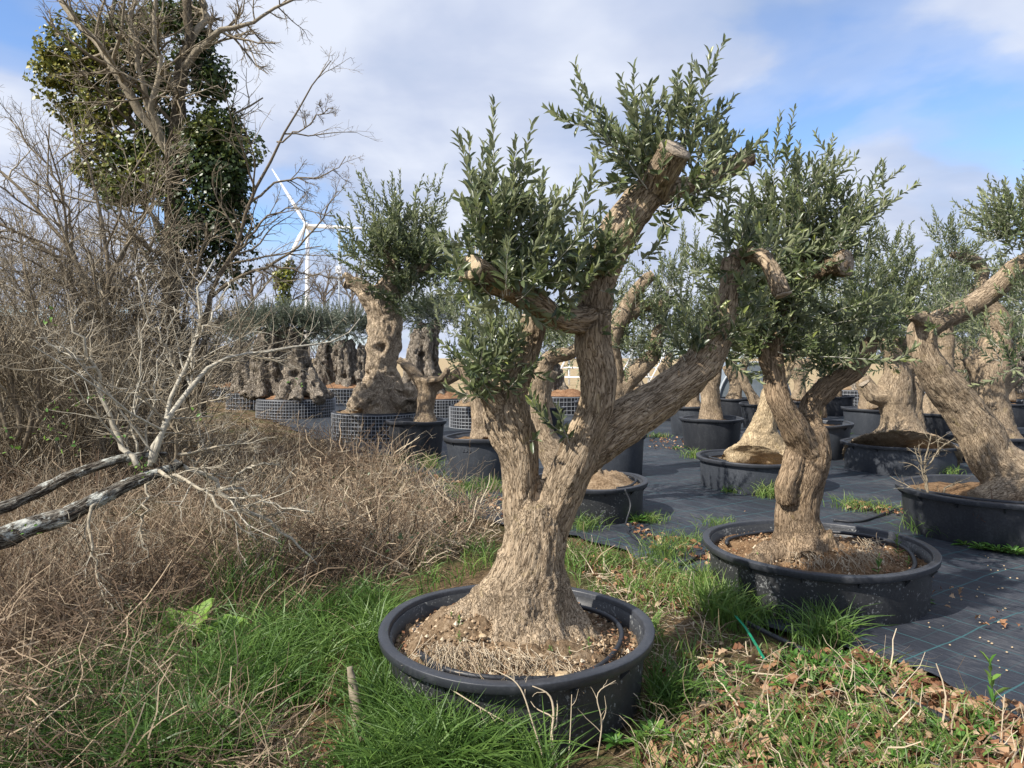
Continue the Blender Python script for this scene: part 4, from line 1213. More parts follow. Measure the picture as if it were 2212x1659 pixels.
simple_tree('small olive trunk with three bare arms in the tall black pot at left', c, 0.55,
            [[(918, 920, 30), (919, 890, 20), (921, 855, 20), (925, 828, 20)], [(920, 845, 17), (900, 812, 13), (878, 790, 11), (858, 775, 9)], [(930, 832, 18), (960, 822, 14), (990, 806, 13), (1003, 790, 12)], [(905, 820, 9), (928, 822, 9, -.15), (955, 815, 9, -.25), (968, 795, 8, -.3)]],
            11.35, [(990, 790, 0, 20, 25, 14, .22), (1000, 770, 0, 40, 40, 20, .3)], 0.08, 0.03, 0.028, 'bark', ends=((2, 'cut'),))

# --- thick trunk in the wire basket with a leafy crown and two sawn stubs
YE = 14.4
c = gp(815, YE)
wire_basket('round wire basket of the tall thick trunk, left of centre', c, 0.88, 0.53, 0.066, 0.50, [(c[0], c[1], 0.6, 0.12)], True, 'soil_straw')
z5 = lambda x, y: (442.5 + x / 3.0, 497.8 + y / 3.0)
zq = z4
mainE = [sh(zq, (480, 1500), (345, 965), 0, -.2, -.02), sh(zq, (500, 1480), (240, 1060), 0, -.2, -.03), sh(zq, (420, 1550), (160, 1225), -.1, -.5, -.04), sh(zq, (380, 1600), (125, 1460), -.2, -.6, .05),
         sh(zq, (560, 1450), (490, 1020), .1, .1, 0), sh(zq, (600, 1400), (600, 945), .1, 0, 0), sh(zq, (680, 1450), (705, 1040), .1, .1, 0), sh(zq, (720, 1450), (830, 980), .1, 0, .05), sh(zq, (780, 1450), (895, 905), .2, .1, .03),
         sh(zq, (450, 1560), (430, 1130), 0, -.3, 0), sh(zq, (750, 1500), (950, 1080), .1, 0, .03), sh(zq, (380, 1720), (560, 1740), -.3, -1, 0), sh(zq, (500, 1750), (620, 1880), -.4, -1., 0), sh(zq, (450, 1650), (300, 1560), -.2, -.5, 0)]
simple_tree('tall thick knobbly olive trunk in a wire basket with two sawn stubs at left', c, 0.5,
            [[(822, 905, 84), (822, 872, 62), (826, 838, 47), (822, 800, 36), (826, 760, 35), (831, 722, 37), (833, 690, 35), (828, 660, 32), (830, 640, 28)], [(822, 665, 30), (795, 640, 20), (770, 622, 14), (746, 612, 11)], [(830, 650, 26), (800, 626, 14), (770, 608, 10), (743, 596, 9)],
             [(835, 640, 30), (850, 600, 22), (845, 560, 16), (840, 540, 14)], [(840, 640, 26), (880, 600, 20), (915, 570, 14), (930, 540, 10)], [(800, 860, 44, -.3), (765, 888, 26, -.5)], [(870, 850, 36, -.3), (885, 880, 30, -.5)]],
            YE, [(850, 560, 0, 75, 75, 120, .62), (800, 560, -.2, 60, 60, 60, .6), (910, 560, 0, 60, 70, 160, .6), (880, 640, -.2, 50, 35, 50, .45), (950, 600, .2, 50, 70, 50, .6), (860, 480, 0, 80, 50, 50, .6), (930, 680, -.2, 50, 30, 30, .5)], 0.13, 0.050, 0.036, 'bark_knobbly', n_leaf=120, n_shoot=40,
            main=mainE, ends=((1, 'cut'), (2, 'cut')), lump=(0.08, 0.20), ridge=(0.03, 0.09, 0.4), flute=(0.04, 0.14), holes=0.12)

# --- more pots standing behind, right of the front trunk
def back_tree(label_pot, label_tree, u, Y, R, H, limbs, blobs, potmat='plastic', leaf=0.085, sp=0.036, mat='bark', voxel=0.034, Rb=None, **kw):
    c = gp(u, Y)
    plant_pot(label_pot, c, R, Rb or R * 0.87, H, H - 0.07, [(c[0], c[1], R * 0.5, 0.05)], mat=potmat, rim_w=0.03, rim_h=0.045, lugs=10)
    simple_tree(label_tree, c, H - 0.05, limbs, Y, blobs, leaf, sp, voxel, mat, detail=2, **kw)


back_tree('tall black pot with red stems before it, right of the long leaning limb', 'short olive trunk forking above the pot with red stems', 1536, 12.7, 0.53, 0.545,
          [[(1536, 910, 27), (1536, 870, 21), (1532, 835, 20), (1522, 810, 15), (1505, 780, 12)], [(1534, 840, 17), (1545, 800, 14), (1550, 760, 12)]],
          [(1510, 740, 0, 60, 50, 60, .5), (1570, 730, 0, 60, 50, 120, .5), (1530, 690, 0, 70, 40, 40, .5)])
back_tree('grey black pot peeping out behind the pot with red stems', 'pale olive stump behind the pot with red stems', 1500, 15.0, 0.52, 0.6,
          [[(1500, 890, 20), (1497, 860, 15), (1500, 820, 13), (1490, 770, 10)]], [(1490, 740, 0, 60, 40, 40, .6)], 'plastic_grey', 0.1, 0.045, 'bark')
back_tree('black pot right behind the pale yellow trunk', 'thin leaning olive trunk behind the pale yellow trunk', 1655, 16.4, 0.56, 0.56,
          [[(1645, 890, 20), (1626, 858, 12), (1608, 828, 10), (1600, 790, 9)]], [(1600, 760, 0, 60, 50, 50, .6), (1680, 770, 0, 60, 50, 40, .6)], 'plastic', 0.1, 0.045, 'bark')
back_tree('black pot between the slender curved trunk and the front trunk', 'stubby olive behind the slender curved trunk', 1172, 15.2, 0.46, 0.56,
          [[(1180, 890, 22), (1176, 850, 16), (1190, 800, 14)]], [(1190, 760, 0, 60, 40, 40, .6)], 'plastic', 0.1, 0.045, 'bark')
back_tree('black pot left behind the oval pot', 'olive stump left behind the oval pot', 1882, 15.2, 0.56, 0.54,
          [[(1885, 880, 30), (1878, 850, 22), (1862, 815, 16)]], [(1850, 760, 0, 60, 50, 40, .6)], 'plastic_grey', 0.1, 0.045, 'bark')
back_tree('black pot right behind the oval pot', 'straight olive trunk right behind the oval pot', 2026, 13.9, 0.48, 0.54,
          [[(2020, 905, 46), (2025, 860, 26), (2038, 800, 19), (2043, 750, 18), (2043, 700, 15)]], [(2040, 660, 0, 60, 60, 140, .55), (2100, 780, .2, 50, 50, 50, .5), (2060, 590, 0, 40, 40, 80, .45)], 'plastic', 0.09, 0.04, 'bark')
back_tree('dark pot right of the leaning trunk, close to the right edge', 'broad olive trunk with a dark stump and a hooked branch at far right', 2150, 11.2, 0.62, 0.40,
          [[(2150, 975, 74), (2146, 935, 48), (2138, 880, 38), (2135, 835, 36), (2140, 790, 40), (2150, 745, 34), (2156, 705, 28), (2140, 665, 20), (2110, 650, 16), (2118, 620, 15), (2122, 585, 15), (2105, 564, 14), (2075, 553, 11), (2052, 549, 8)], [(2140, 850, 28), (2170, 830, 20), (2190, 812, 18)], [(2130, 800, 26), (2105, 790, 18), (2090, 770, 12)]],
          [(2055, 560, 0, 45, 35, 60, .4), (2080, 640, .1, 70, 40, 60, .45), (2190, 640, 0, 60, 60, 140, .45), (2040, 520, 0, 40, 25, 26, .4), (2200, 740, 0, 40, 60, 60, .4)], 'plastic', 0.085, 0.036, 'bark')
back_tree('black pot standing behind the lime specked pot', 'hidden olive trunk behind the twisted tree', 1760, 11.6, 0.55, 0.56,
          [[(1760, 900, 26), (1765, 860, 20), (1790, 810, 16), (1830, 790, 13)]], [(1800, 740, 0, 70, 60, 70, .5), (1870, 640, .1, 80, 90, 90, .55), (1780, 640, .1, 80, 80, 60, .55)], 'plastic_grey', 0.085, 0.036, 'bark')

for u, Y, tv, lp, lt in [
        (1290, 17.5, 800, 'black pot deep behind the curved main limb of the front tree', 'grey leafed olive deep behind the curved main limb of the front tree'),
        (1445, 18.5, 790, 'black pot behind the pale bare limbs', 'grey leafed olive behind the pale bare limbs'),
        (1585, 19.0, 790, 'black pot before the film tunnel', 'grey leafed olive standing before the film tunnel'),
        (1725, 18.0, 780, 'far black pot behind the twisted tree', 'grey leafed olive far behind the twisted tree'),
        (1800, 20.0, 790, 'farthest black pot left of the double trunk', 'grey leafed olive left behind the double trunk'),
        (1930, 19.5, 780, 'far black pot behind the double trunk', 'grey leafed olive right behind the double trunk'),
        (2075, 18.0, 770, 'far black pot behind the leaning trunk', 'grey leafed olive behind the long bare arm'),
        (2175, 17.0, 760, 'far black pot by the right edge', 'grey leafed olive at the right edge behind the broad trunk')]:
    back_tree(lp, lt, u, Y, .52, .54, [[(u, 865, 18), (u + 4, 835, 13), (u - 3, tv, 11), (u + 3, tv - 30, 8)], [(u + 2, 830, 10), (u + 22, tv, 8), (u + 30, tv - 30, 6)], [(u, 825, 9), (u - 20, tv, 7)]],
              [(u, tv - 60, 0, 60, 50, 80, .7), (u + 40, tv - 40, .2, 45, 40, 40, .6), (u - 40, tv - 45, .2, 45, 40, 40, .6), (u + 5, tv - 115, .3, 50, 35, 36, .7)], 'plastic', 0.11, 0.05, 'bark')

# --- old gnarled trunks in baskets at the back left
def old_tree(label_b, label_t, u, Y, R, H, stems, crown, fine=False, soil='soil_orange', grp='old gnarled olive trunks at the back'):
    c = gp(u, Y)
    wire_basket(label_b, c, R, H, 0.075 if fine else 0.10, H - 0.05, [(c[0], c[1], R * 0.75, 0.22)], fine, soil)
    t = tree_thing(label_t, c, H - 0.05, grp)
    lb = []
    for s in stems:
        l = px_limb(s, Y); l = l * np.array([1, 1, 1, 0.78]); lb.append(l * np.array([1, 1, 1, 0.72]))
        tw = rng.uniform(-1.2, 1.2); nc = 7
        for k in range(nc):
            an = 2 * math.pi * (k + rng.random() * .6) / nc + tw * np.linspace(0, 1, len(l))
            cord = l.copy(); rr = l[:, 3] * rng.uniform(.7, .95, len(l))
            cord[:, 0] += rr * np.cos(an); cord[:, 1] += rr * np.sin(an); cord[:, 3] = l[:, 3] * rng.uniform(.22, .42, len(l))
            cord[-1, 2] += rng.uniform(-.12, .12); cord[0, :2] += (cord[0, :2] - l[0, :2]) * .25
            lb.append(cord)
    bark_part('trunk', lb, t, M['bark_old'], voxel=0.05, lump=(0.07, 0.17), ridge=(0.05, 0.12, 0.35), smooth=2, flute=(0.05, 0.13), holes=0.13)
    P = blob_shoots([(q[0], q[1] + 12, q[2], q[3], q[4] + 6) + tuple(q[5:]) for q in crown], Y, 0.35)
    build_crown(t, P, 0.10, 0.036, 2, mat='leaf_grey', wratio=0.30)
    return t


old_tree('wide oval wire basket at the back left under two fused old trunks', 'pair of fused gnarled old trunks with a flat grey green crown', 640, 19.6, 1.03, 0.50,
         [[(575, 858, 50), (572, 820, 40), (572, 780, 33), (576, 745, 32), (582, 715, 28)], [(655, 865, 62, -.3), (650, 825, 50, -.1), (642, 780, 37), (634, 745, 32), (632, 715, 26)], [(612, 862, 32), (608, 835, 20), (606, 815, 12)]],
         [(580, 690, 0, 60, 26, 300, .5), (640, 690, 0, 60, 26, 340, .5), (690, 695, 0, 40, 24, 180, .45)], True)
old_tree('wire basket half hidden behind the oval wire basket', 'gnarled grey trunk leaning in behind the fused pair', 745, 26.0, 1.15, 0.52,
         [[(700, 850, 30), (698, 810, 26), (700, 770, 22), (705, 740, 20)], [(758, 855, 48), (754, 810, 36), (748, 770, 30), (745, 735, 26)], [(790, 850, 26), (786, 800, 22), (790, 745, 20)]],
         [(705, 695, 0, 40, 26, 220, .6), (755, 690, 0, 50, 30, 300, .6), (800, 690, 0, 30, 26, 120, .6)])
old_tree('wire basket behind the tall thick trunk', 'broad gnarled grey trunk behind the tall thick trunk', 940, 20.0, 1.15, 0.50,
         [[(925, 868, 60), (918, 820, 48), (915, 770, 44), (920, 730, 40), (925, 700, 34)], [(885, 860, 30), (892, 820, 24)]],
         [(900, 670, 0, 50, 28, 220, .5), (960, 670, 0, 50, 28, 220, .5)], True)
old_tree('small wire basket with a blue thread, right of the tall thick trunk', 'squat olive stump over the basket with a blue thread', 1030, 16.6, 0.62, 0.50,
         [[(1035, 872, 42), (1040, 835, 26), (1048, 800, 20), (1055, 760, 16)]], [(1050, 740, 0, 50, 40, 60, .5)], True, 'soil_straw')
old_tree('wire basket left of the oval wire basket', 'narrow gnarled trunk left of the fused pair', 535, 22.5, 0.62, 0.50,
         [[(530, 850, 34), (524, 810, 24), (520, 770, 22), (525, 735, 20)]], [(520, 700, 0, 40, 26, 220, .55), (550, 690, 0, 30, 20, 100, .5)])
old_tree('farthest wire basket in the shade of the hedge', 'dark gnarled trunk by the hedge', 490, 26.5, 0.75, 0.52,
         [[(490, 842, 28), (488, 800, 22), (486, 750, 20)]], [(486, 705, 0, 34, 24, 180, .6)])
old_tree('wire basket behind the slender curved trunk', 'red soiled old trunk seen between the limbs of the front tree', 1215, 21.0, 1.0, 0.50,
         [[(1195, 855, 34), (1192, 815, 26), (1188, 770, 24)]], [(1190, 720, 0, 60, 40, 160, .55)], False)
old_tree('wire basket beyond the pale bare limbs', 'stumpy old trunk under the right limb of the front tree', 1385, 23.0, 1.0, 0.50,
         [[(1370, 850, 30), (1368, 815, 22), (1375, 785, 18)]], [(1380, 750, 0, 60, 40, 80, .55)], False, 'soil_straw')
for i, (u, Y, lab, lt, tu) in enumerate([(1850, 24.0, 'back row wire basket left of the double trunk', 'pale old trunk in the back row left of the double trunk', 1835),
                                         (1985, 23.0, 'back row wire basket between the double trunk and the leaning trunk', 'pale old trunk in the back row behind the leaning trunk', 1990),
                                         (2085, 24.5, 'back row wire basket behind the straight trunk', 'pale old trunk in the back row behind the straight trunk', 2080),
                                         (2215, 19.0, 'back row wire basket at the right edge', 'pale old trunk in the back row at the right edge', 2205)]):
    old_tree(lab, lt, u, Y, 1.1, 0.55, [[(tu, 850, 46), (tu + 3, 810, 32), (tu - 4, 770, 26), (tu + 2, 735, 20)]], [(tu, 715, 0, 60, 40, 110, .6), (tu + 30, 690, 0, 50, 40, 60, .6)], False, 'soil_straw', 'pale old trunks in the back row')

# raised number on the tall pot
def raised_number(parent, c, R, zc, text, u):
    cu = bpy.data.curves.new('number', 'FONT'); cu.body = text; cu.size = 0.085; cu.extrude = 0.003; cu.align_x = 'CENTER'
    o = bpy.data.objects.new('tmp', cu); COL.objects.link(o)
    me = bpy.data.meshes.new_from_object(o.evaluated_get(bpy.context.evaluated_depsgraph_get()))
    bpy.data.objects.remove(o)
    an0 = math.radians(-114)
    for v in me.vertices:
        x, y, z = v.co
        an = an0 + x / R
        rr = R + z + 0.002
        v.co = (rr * math.cos(an), rr * math.sin(an), zc + y)
    me.materials.clear(); me.materials.append(M['text'])
    link('raised_number', me, parent)


raised_number(pC, (BASE[pC.name][0], BASE[pC.name][1]), 0.497, 0.40, '230', 1010)

# ------------------------------------------------------------------ far things
def build_turbine():
    Y = 434.0
    hub = W(665.5, 489, Y)
    base = np.array([hub[0] - 0.6, Y, 0.0])
    t = thing('wind_turbine', 'tall white wind turbine far behind the bare branches', 'wind turbine', tuple(base))
    a = Acc(); tubes(a, np.array([[base[0], Y, 0], [base[0] + .2, Y, 40], [base[0] + .4, Y, hub[2] - 1.5]]), np.array([1.7, 1.4, 1.05]), 20, caps=True)
    part('tower', a, M['white'], t)
    a = Acc(); tubes(a, np.array([hub + [0.3, 6, 0.2], hub + [0.25, 5.4, 0.2], hub + [0, 0, 0.2], hub + [-.1, -3, 0.1]]), np.array([1.2, 1.9, 2.0, 1.6]), 12, caps=True)
    part('nacelle', a, M['white'], t)
    a = Acc(); tubes(a, np.array([hub + [-.1, -3.02, 0.1], hub + [-.1, -4.2, 0.1], hub + [-.1, -5.2, 0.1]]), np.array([1.7, 1.5, 0.3]), 14, caps=True)
    part('hub', a, M['white'], t)
    for (tu, tv) in ((588, 366), (803, 494), (600, 608)):
        tip = W(tu, tv, Y - 4.2)
        h0 = hub + np.array([-.1, -4.0, 0.1])
        d = tip - h0; L = np.linalg.norm(d); d /= L
        d = d * 1.0
        L = 39.0
        yv = np.array([0, 1.0, 0]); s = norm(np.cross(d, yv))
        k = np.array([0, .06, .2, .45, .75, 1.0]); ch = np.array([.7, .75, 1.25, 1.0, .65, .2]); th = np.array([.8, .6, .4, .28, .18, .06])
        V = []
        for q, c_, t_ in zip(k, ch, th):
            o = h0 + d * L * q
            for an in np.arange(10) / 10 * 2 * math.pi:
                V.append(o + s * c_ * (math.cos(an) - 0.25) + yv * t_ * math.sin(an))
        V = np.array(V); idx = np.arange(60).reshape(6, 10); nx = np.roll(idx, -1, 1)
        part('blade', Acc().add(V, np.stack([idx[:-1], nx[:-1], nx[1:], idx[1:]], -1).reshape(-1, 4), [(50, 50 + j, 51 + j) for j in range(1, 9)]), M['white'], t)


build_turbine()


def build_mast():
    Y = 34.0
    b = gp(733, Y); top = W(733, 500, Y)
    t = thing('steel_mast', 'slim grey mast with a small pale box beside the wind turbine', 'mast', tuple(b))
    a = Acc(); tubes(a, np.array([[b[0], Y, 0], [b[0], Y, top[2]]]), np.array([.055, .045]), 10, caps=True); part('pole', a, M['mast'], t)
    z = W(733, 583, Y)[2]
    a = Acc(); V = np.array([[x, y, zz] for x in (-.13, .13) for y in (-.2, -.03) for zz in (-.17, .17)]) + np.array([b[0], Y, z])
    a.add(V, [(0, 1, 3, 2), (4, 6, 7, 5), (0, 4, 5, 1), (2, 3, 7, 6), (1, 5, 7, 3), (0, 2, 6, 4)]); part('box', a, M['white'], t, smooth=False)
    a = Acc(); tubes(a, np.array([[b[0] - .12, Y - .1, top[2]], [b[0] + .12, Y - .1, top[2] + .02]]), np.array([.04, .03]), 6, caps=True); part('crossbar', a, M['mast'], t)


build_mast()


def box_acc(a, c, s, rz=0.0):
    c = np.asarray(c, float); s = np.asarray(s, float) / 2
    V = np.array([[x, y, z] for x in (-1, 1) for y in (-1, 1) for z in (-1, 1)]) * s
    cr, sr = math.cos(rz), math.sin(rz)
    V = np.stack([V[:, 0] * cr - V[:, 1] * sr, V[:, 0] * sr + V[:, 1] * cr, V[:, 2]], 1) + c
    a.add(V, [(0, 1, 3, 2), (4, 6, 7, 5), (0, 4, 5, 1), (2, 3, 7, 6), (1, 5, 7, 3), (0, 2, 6, 4)])


def build_frames():
    # white tunnel frame seen between the limbs, and a blue grey film tunnel
    Y = 42.0
    x0, x1 = W(1195, 0, Y)[0], W(1470, 0, Y)[0]
    t = thing('tunnel_frame', 'bare white greenhouse frame on the pale field between the limbs', 'greenhouse', ((x0 + x1) / 2, Y, 0))
    n = 9
    for i in range(n):
        x = x0 + (x1 - x0) * i / (n - 1)
        a = Acc(); tubes(a, np.array([[x, Y, 0], [x, Y, 2.2]]), np.array([.06, .06]), 8, caps=True); part('post', a, M['white'], t)
    for z in (0.45, 1.0, 2.2):
        a = Acc(); tubes(a, np.array([[x0, Y - .07, z], [x1, Y - .07, z]]), np.array([.05, .05]), 6, caps=True); part('rail', a, M['white'], t)
    for i in range(4):
        x = x0 + (x1 - x0) * (2 * i) / (n - 1); x2 = x0 + (x1 - x0) * (2 * i + 1) / (n - 1)
        a = Acc(); tubes(a, np.array([[x, Y - .13, 0.1], [x2, Y - .13, 1.9]]), np.array([.045, .045]), 6, caps=True); part('brace', a, M['white'], t)
    Y = 21.5
    xa, xb = W(1555, 0, Y)[0], W(1680, 0, Y)[0]
    t = thing('film_tunnel', 'low blue grey film tunnel behind the pots right of centre', 'greenhouse', ((xa + xb) / 2, Y, 0))
    a = Acc(); th = np.linspace(0, math.pi, 25); ys = np.linspace(Y - 0.5, Y + 5, 7)
    r = (xb - xa) / 2 * 1.25
    V = np.array([[(xa + xb) / 2 + r * math.cos(q), y, 1.45 * math.sin(q) ** 0.8] for y in ys for q in th])
    idx = np.arange(len(V)).reshape(7, 25)
    a.add(V, np.stack([idx[:-1, :-1], idx[:-1, 1:], idx[1:, 1:], idx[1:, :-1]], -1).reshape(-1, 4)); part('film', a, M['blue_film'], t)
    f0 = len(th)
    a = Acc(); V2 = np.array([[(xa + xb) / 2 + r * math.cos(q), Y - 0.5, 1.45 * max(math.sin(q), 0) ** 0.8] for q in th] + [[(xa + xb) / 2, Y - .5, 0.3]])
    a.add(V2, None, [(i, i + 1, f0) for i in range(f0 - 1)]); part('end_wall', a, M['blue_film'], t)
    a = Acc(); tubes(a, np.array([[(xa + xb) / 2 + r * math.cos(q), Y - 0.52, 1.46 * max(math.sin(q), 0) ** 0.8] for q in th]), np.full(25, .035), 6); part('hoop', a, M['mast'], t)


build_frames()


# ------------------------------------------------------------------ bare branches
def grow(S, D, Ln, K=6, wig=0.12, up=0.0):
    n = len(S); P = np.empty((n, K, 3)); P[:, 0] = S; d = norm(D); st = Ln / (K - 1)
    up = np.broadcast_to(np.asarray(up, float), (n,))
    for k in range(1, K):
        d = norm(d + rng.normal(size=(n, 3)) * wig + np.stack([0 * up, 0 * up, up], 1))
        P[:, k] = P[:, k - 1] + d * st[:, None]
    return P


def taper(n, K, r0, r1):
    return np.asarray(r0)[:, None] * (1 - np.linspace(0, 1, K)[None]) + np.asarray(r1)[:, None] * np.linspace(0, 1, K)[None]


def spawn(P, R, per, t=(0.2, 1.0), ang=(25, 60), lr=(0.3, 0.6), K=6, wig=0.12, up=0.03, rs=0.6, rmin=0.0015, lmin=0.05):
    n = len(P) * per
    sid = np.repeat(np.arange(len(P)), per)
    tt = rng.uniform(t[0], t[1], n)
    pt, T = interp_poly(P[sid], tt)
    rad = norm(np.cross(T, rdir(n)))
    a = np.radians(rng.uniform(ang[0], ang[1], n))
    D = T * np.cos(a)[:, None] + rad * np.sin(a)[:, None]
    seg = np.linalg.norm(np.diff(P, axis=1), axis=2).sum(1)
    L = np.maximum(seg[sid] * rng.uniform(lr[0], lr[1], n) * (1.15 - 0.6 * tt), lmin)
    KP = P.shape[1]
    r = R[sid, np.clip((tt * (KP - 1)).astype(int), 0, KP - 1)] * rs
    r = np.maximum(r, rmin)
    Q = grow(pt, D, L, K, wig, up)
    return Q, taper(n, K, r, np.maximum(r * 0.35, rmin * 0.7))


def px_poly(pts, Y, K=14, jit=0.0):
    l = px_limb(pts, Y)
    r = resample(l, K)
    P = r[:, :3] + rng.normal(size=(K, 3)) * jit
    return P[None], r[None, :, 3]


def twig_part(name, parent, sets, kind=None, mat='twig', tint=(0.2, 0.9)):
    a = Acc()
    for (P, R, sides) in sets:
        tubes(a, P, R, sides, tint=rng.uniform(tint[0], tint[1], len(P)))
    return part(name, a, M[mat], parent, kind)


def ivy_blob(acc, c, r, n, size, tl, th):
    d = rdir(n); rad = rng.random(n)[:, None] ** 0.35
    p = c + d * rad * np.asarray(r)
    p += (fbm(p * 2.6, 3)[:, None] - 0.5) * d * np.asarray(r) * 2.4
    Dl = norm(d * 0.3 + rdir(n) * 0.9 + np.array([0, 0, -0.5]))
    N = norm(d * 0.8 + rdir(n) * 0.7 + np.array([-0.2, -0.3, 0.5])); N = norm(N - (N * Dl).sum(1)[:, None] * Dl)
    L = size * rng.uniform(0.6, 1.3, n)
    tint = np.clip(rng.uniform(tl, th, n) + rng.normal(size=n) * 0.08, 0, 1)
    leaf_batch(acc, p, Dl, N, L, L * rng.uniform(0.75, 1.0, n), tint, 4)


def build_ivy_tree():
    Y = 10.6
    base = gp(368, Y)
    t = thing('ivy_tree', 'tall bare tree wrapped in thick ivy at the left', 'tree', tuple(base))
    limbs = [
        [(366, 890, 24), (368, 700, 19), (370, 560, 17), (374, 420, 16), (380, 320, 16), (386, 230, 15), (392, 140, 13), (408, 90, 11), (405, 20, 9), (412, -70, 8)],
        [(380, 340, 12), (340, 290, 11, -.1), (300, 235, 10, -.2), (262, 170, 9, -.3), (225, 110, 8, -.3), (180, 60, 7, -.2), (140, 10, 6, -.1), (120, -60, 5)],
        [(372, 410, 9), (342, 350, 8, .2), (318, 300, 7, .3), (270, 240, 6, .4), (235, 150, 5, .4), (240, 60, 5, .4), (250, -40, 4, .4)],
        [(392, 150, 9), (430, 110, 8, -.1), (470, 68, 6, -.2), (520, 58, 4.5, -.2), (560, 42, 3.6, -.2), (600, 15, 3, -.2), (660, -15, 2.4, -.2)],
        [(400, 95, 8), (440, 40, 7, .2), (430, -30, 6, .3)],
        [(345, 300, 7, -.1), (310, 190, 6, -.3), (300, 110, 5, -.4), (285, 40, 4.5, -.4), (300, -40, 4, -.4)],
        [(360, 320, 7, -.2), (330, 220, 6, -.5), (345, 130, 5, -.6), (330, 40, 4, -.6), (345, -40, 3.6, -.6)],
    ]
    lb = [px_limb(l, Y) for l in limbs]
    bark_part('trunk', lb[:1], t, M['bark_dark'], voxel=0.035, lump=(0.03, 0.2), ridge=(0.015, 0.05, 0.25), smooth=2)
    P0, R0 = [], []
    for l in lb[1:]:
        r = resample(l, 14); P0.append(r[:, :3] + rng.normal(size=(14, 3)) * 0.02); R0.append(r[:, 3])
        a = Acc(); tubes(a, P0[-1], R0[-1], 9, tint=np.array([0.62])); part('limb', a, M['twig'], t)
    P0 = np.array(P0); R0 = np.array(R0)
    r = resample(lb[0], 14)
    P0 = np.concatenate([P0, r[None, :, :3]]); R0 = np.concatenate([R0, r[None, :, 3] * 0.6])
    A1, S1 = spawn(P0, R0, 16, (0.25, 1), (30, 75), (0.22, 0.5), 8, 0.14, 0.02, 0.5, 0.004)
    A2, S2 = spawn(A1, S1, 7, (0.2, 1), (25, 65), (0.3, 0.6), 6, 0.16, 0.01, 0.6, 0.0028)
    A3, S3 = spawn(A2, S2, 5, (0.2, 1), (25, 65), (0.3, 0.65), 5, 0.18, 0.01, 0.7, 0.002)
    twig_part('branches', t, [(A1, S1, 5), (A2, S2, 4), (A3, S3, 3)], 'stuff', tint=(0.25, 0.75))
    a = Acc()
    k = Y / F
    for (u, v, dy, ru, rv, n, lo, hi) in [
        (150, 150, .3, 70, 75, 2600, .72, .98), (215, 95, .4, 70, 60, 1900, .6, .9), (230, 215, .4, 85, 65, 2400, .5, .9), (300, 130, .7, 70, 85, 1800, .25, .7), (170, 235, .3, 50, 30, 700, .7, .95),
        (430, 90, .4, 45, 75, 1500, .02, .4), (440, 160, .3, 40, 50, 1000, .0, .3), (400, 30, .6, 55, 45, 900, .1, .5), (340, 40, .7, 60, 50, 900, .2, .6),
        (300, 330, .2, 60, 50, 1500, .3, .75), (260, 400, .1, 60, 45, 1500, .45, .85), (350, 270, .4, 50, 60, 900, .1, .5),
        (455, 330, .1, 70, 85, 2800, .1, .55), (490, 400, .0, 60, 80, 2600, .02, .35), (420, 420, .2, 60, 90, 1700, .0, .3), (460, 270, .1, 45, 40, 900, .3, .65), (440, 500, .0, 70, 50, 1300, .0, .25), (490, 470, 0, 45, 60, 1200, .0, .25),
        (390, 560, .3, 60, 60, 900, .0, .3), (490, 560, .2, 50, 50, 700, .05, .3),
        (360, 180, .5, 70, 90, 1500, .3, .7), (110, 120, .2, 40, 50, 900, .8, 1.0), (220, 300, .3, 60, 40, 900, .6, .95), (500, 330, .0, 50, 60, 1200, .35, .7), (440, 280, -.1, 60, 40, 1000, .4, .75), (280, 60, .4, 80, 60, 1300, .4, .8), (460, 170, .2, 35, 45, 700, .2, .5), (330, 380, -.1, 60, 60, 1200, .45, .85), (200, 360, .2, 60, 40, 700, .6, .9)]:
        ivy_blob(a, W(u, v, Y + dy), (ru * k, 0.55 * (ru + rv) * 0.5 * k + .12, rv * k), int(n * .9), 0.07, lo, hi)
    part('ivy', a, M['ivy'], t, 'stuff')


build_ivy_tree()


def bare_tree(label, limbs, Y, per=(10, 7, 5), up=0.03, lens=((0.3, 0.6), (0.3, 0.6), (0.3, 0.6)), rmin=0.003, tint=(0.25, 0.8), wig=0.13, ang=(25, 60), cat='tree', name='bare_tree', grp=None, mat='twig', tl=0.5, t0=0.2, thin=0.62):
    bx = px_limb([limbs[0][0]], Y)[0]
    t = thing(name, label, cat, (bx[0], bx[1], 0.0), grp)
    P0, R0 = [], []
    for l in limbs:
        l = [(q[0], q[1], q[2] * thin) + tuple(q[3:]) for q in l]
        P, R = px_poly(l, Y, 14, 0.018); P0.append(P[0]); R0.append(R[0])
        a = Acc(); tubes(a, P[0], R[0], 8, tint=np.array([tl + 0.1 * rng.normal()]), caps=True); part('limb', a, M[mat], t)
    P0 = np.array(P0); R0 = np.array(R0)
    sets = []
    P, R = P0, R0
    for lev, pr in enumerate(per):
        P, R = spawn(P, R, pr, (t0, 1), ang, lens[lev], (8, 5, 4, 3)[lev], wig, up, 0.62, rmin * (1.6, 1.2, 1, 1)[lev])
        sets.append((P, R, (5, 3, 3, 3)[lev]))
    twig_part('twigs', t, sets, 'stuff', mat, tint)
    return t


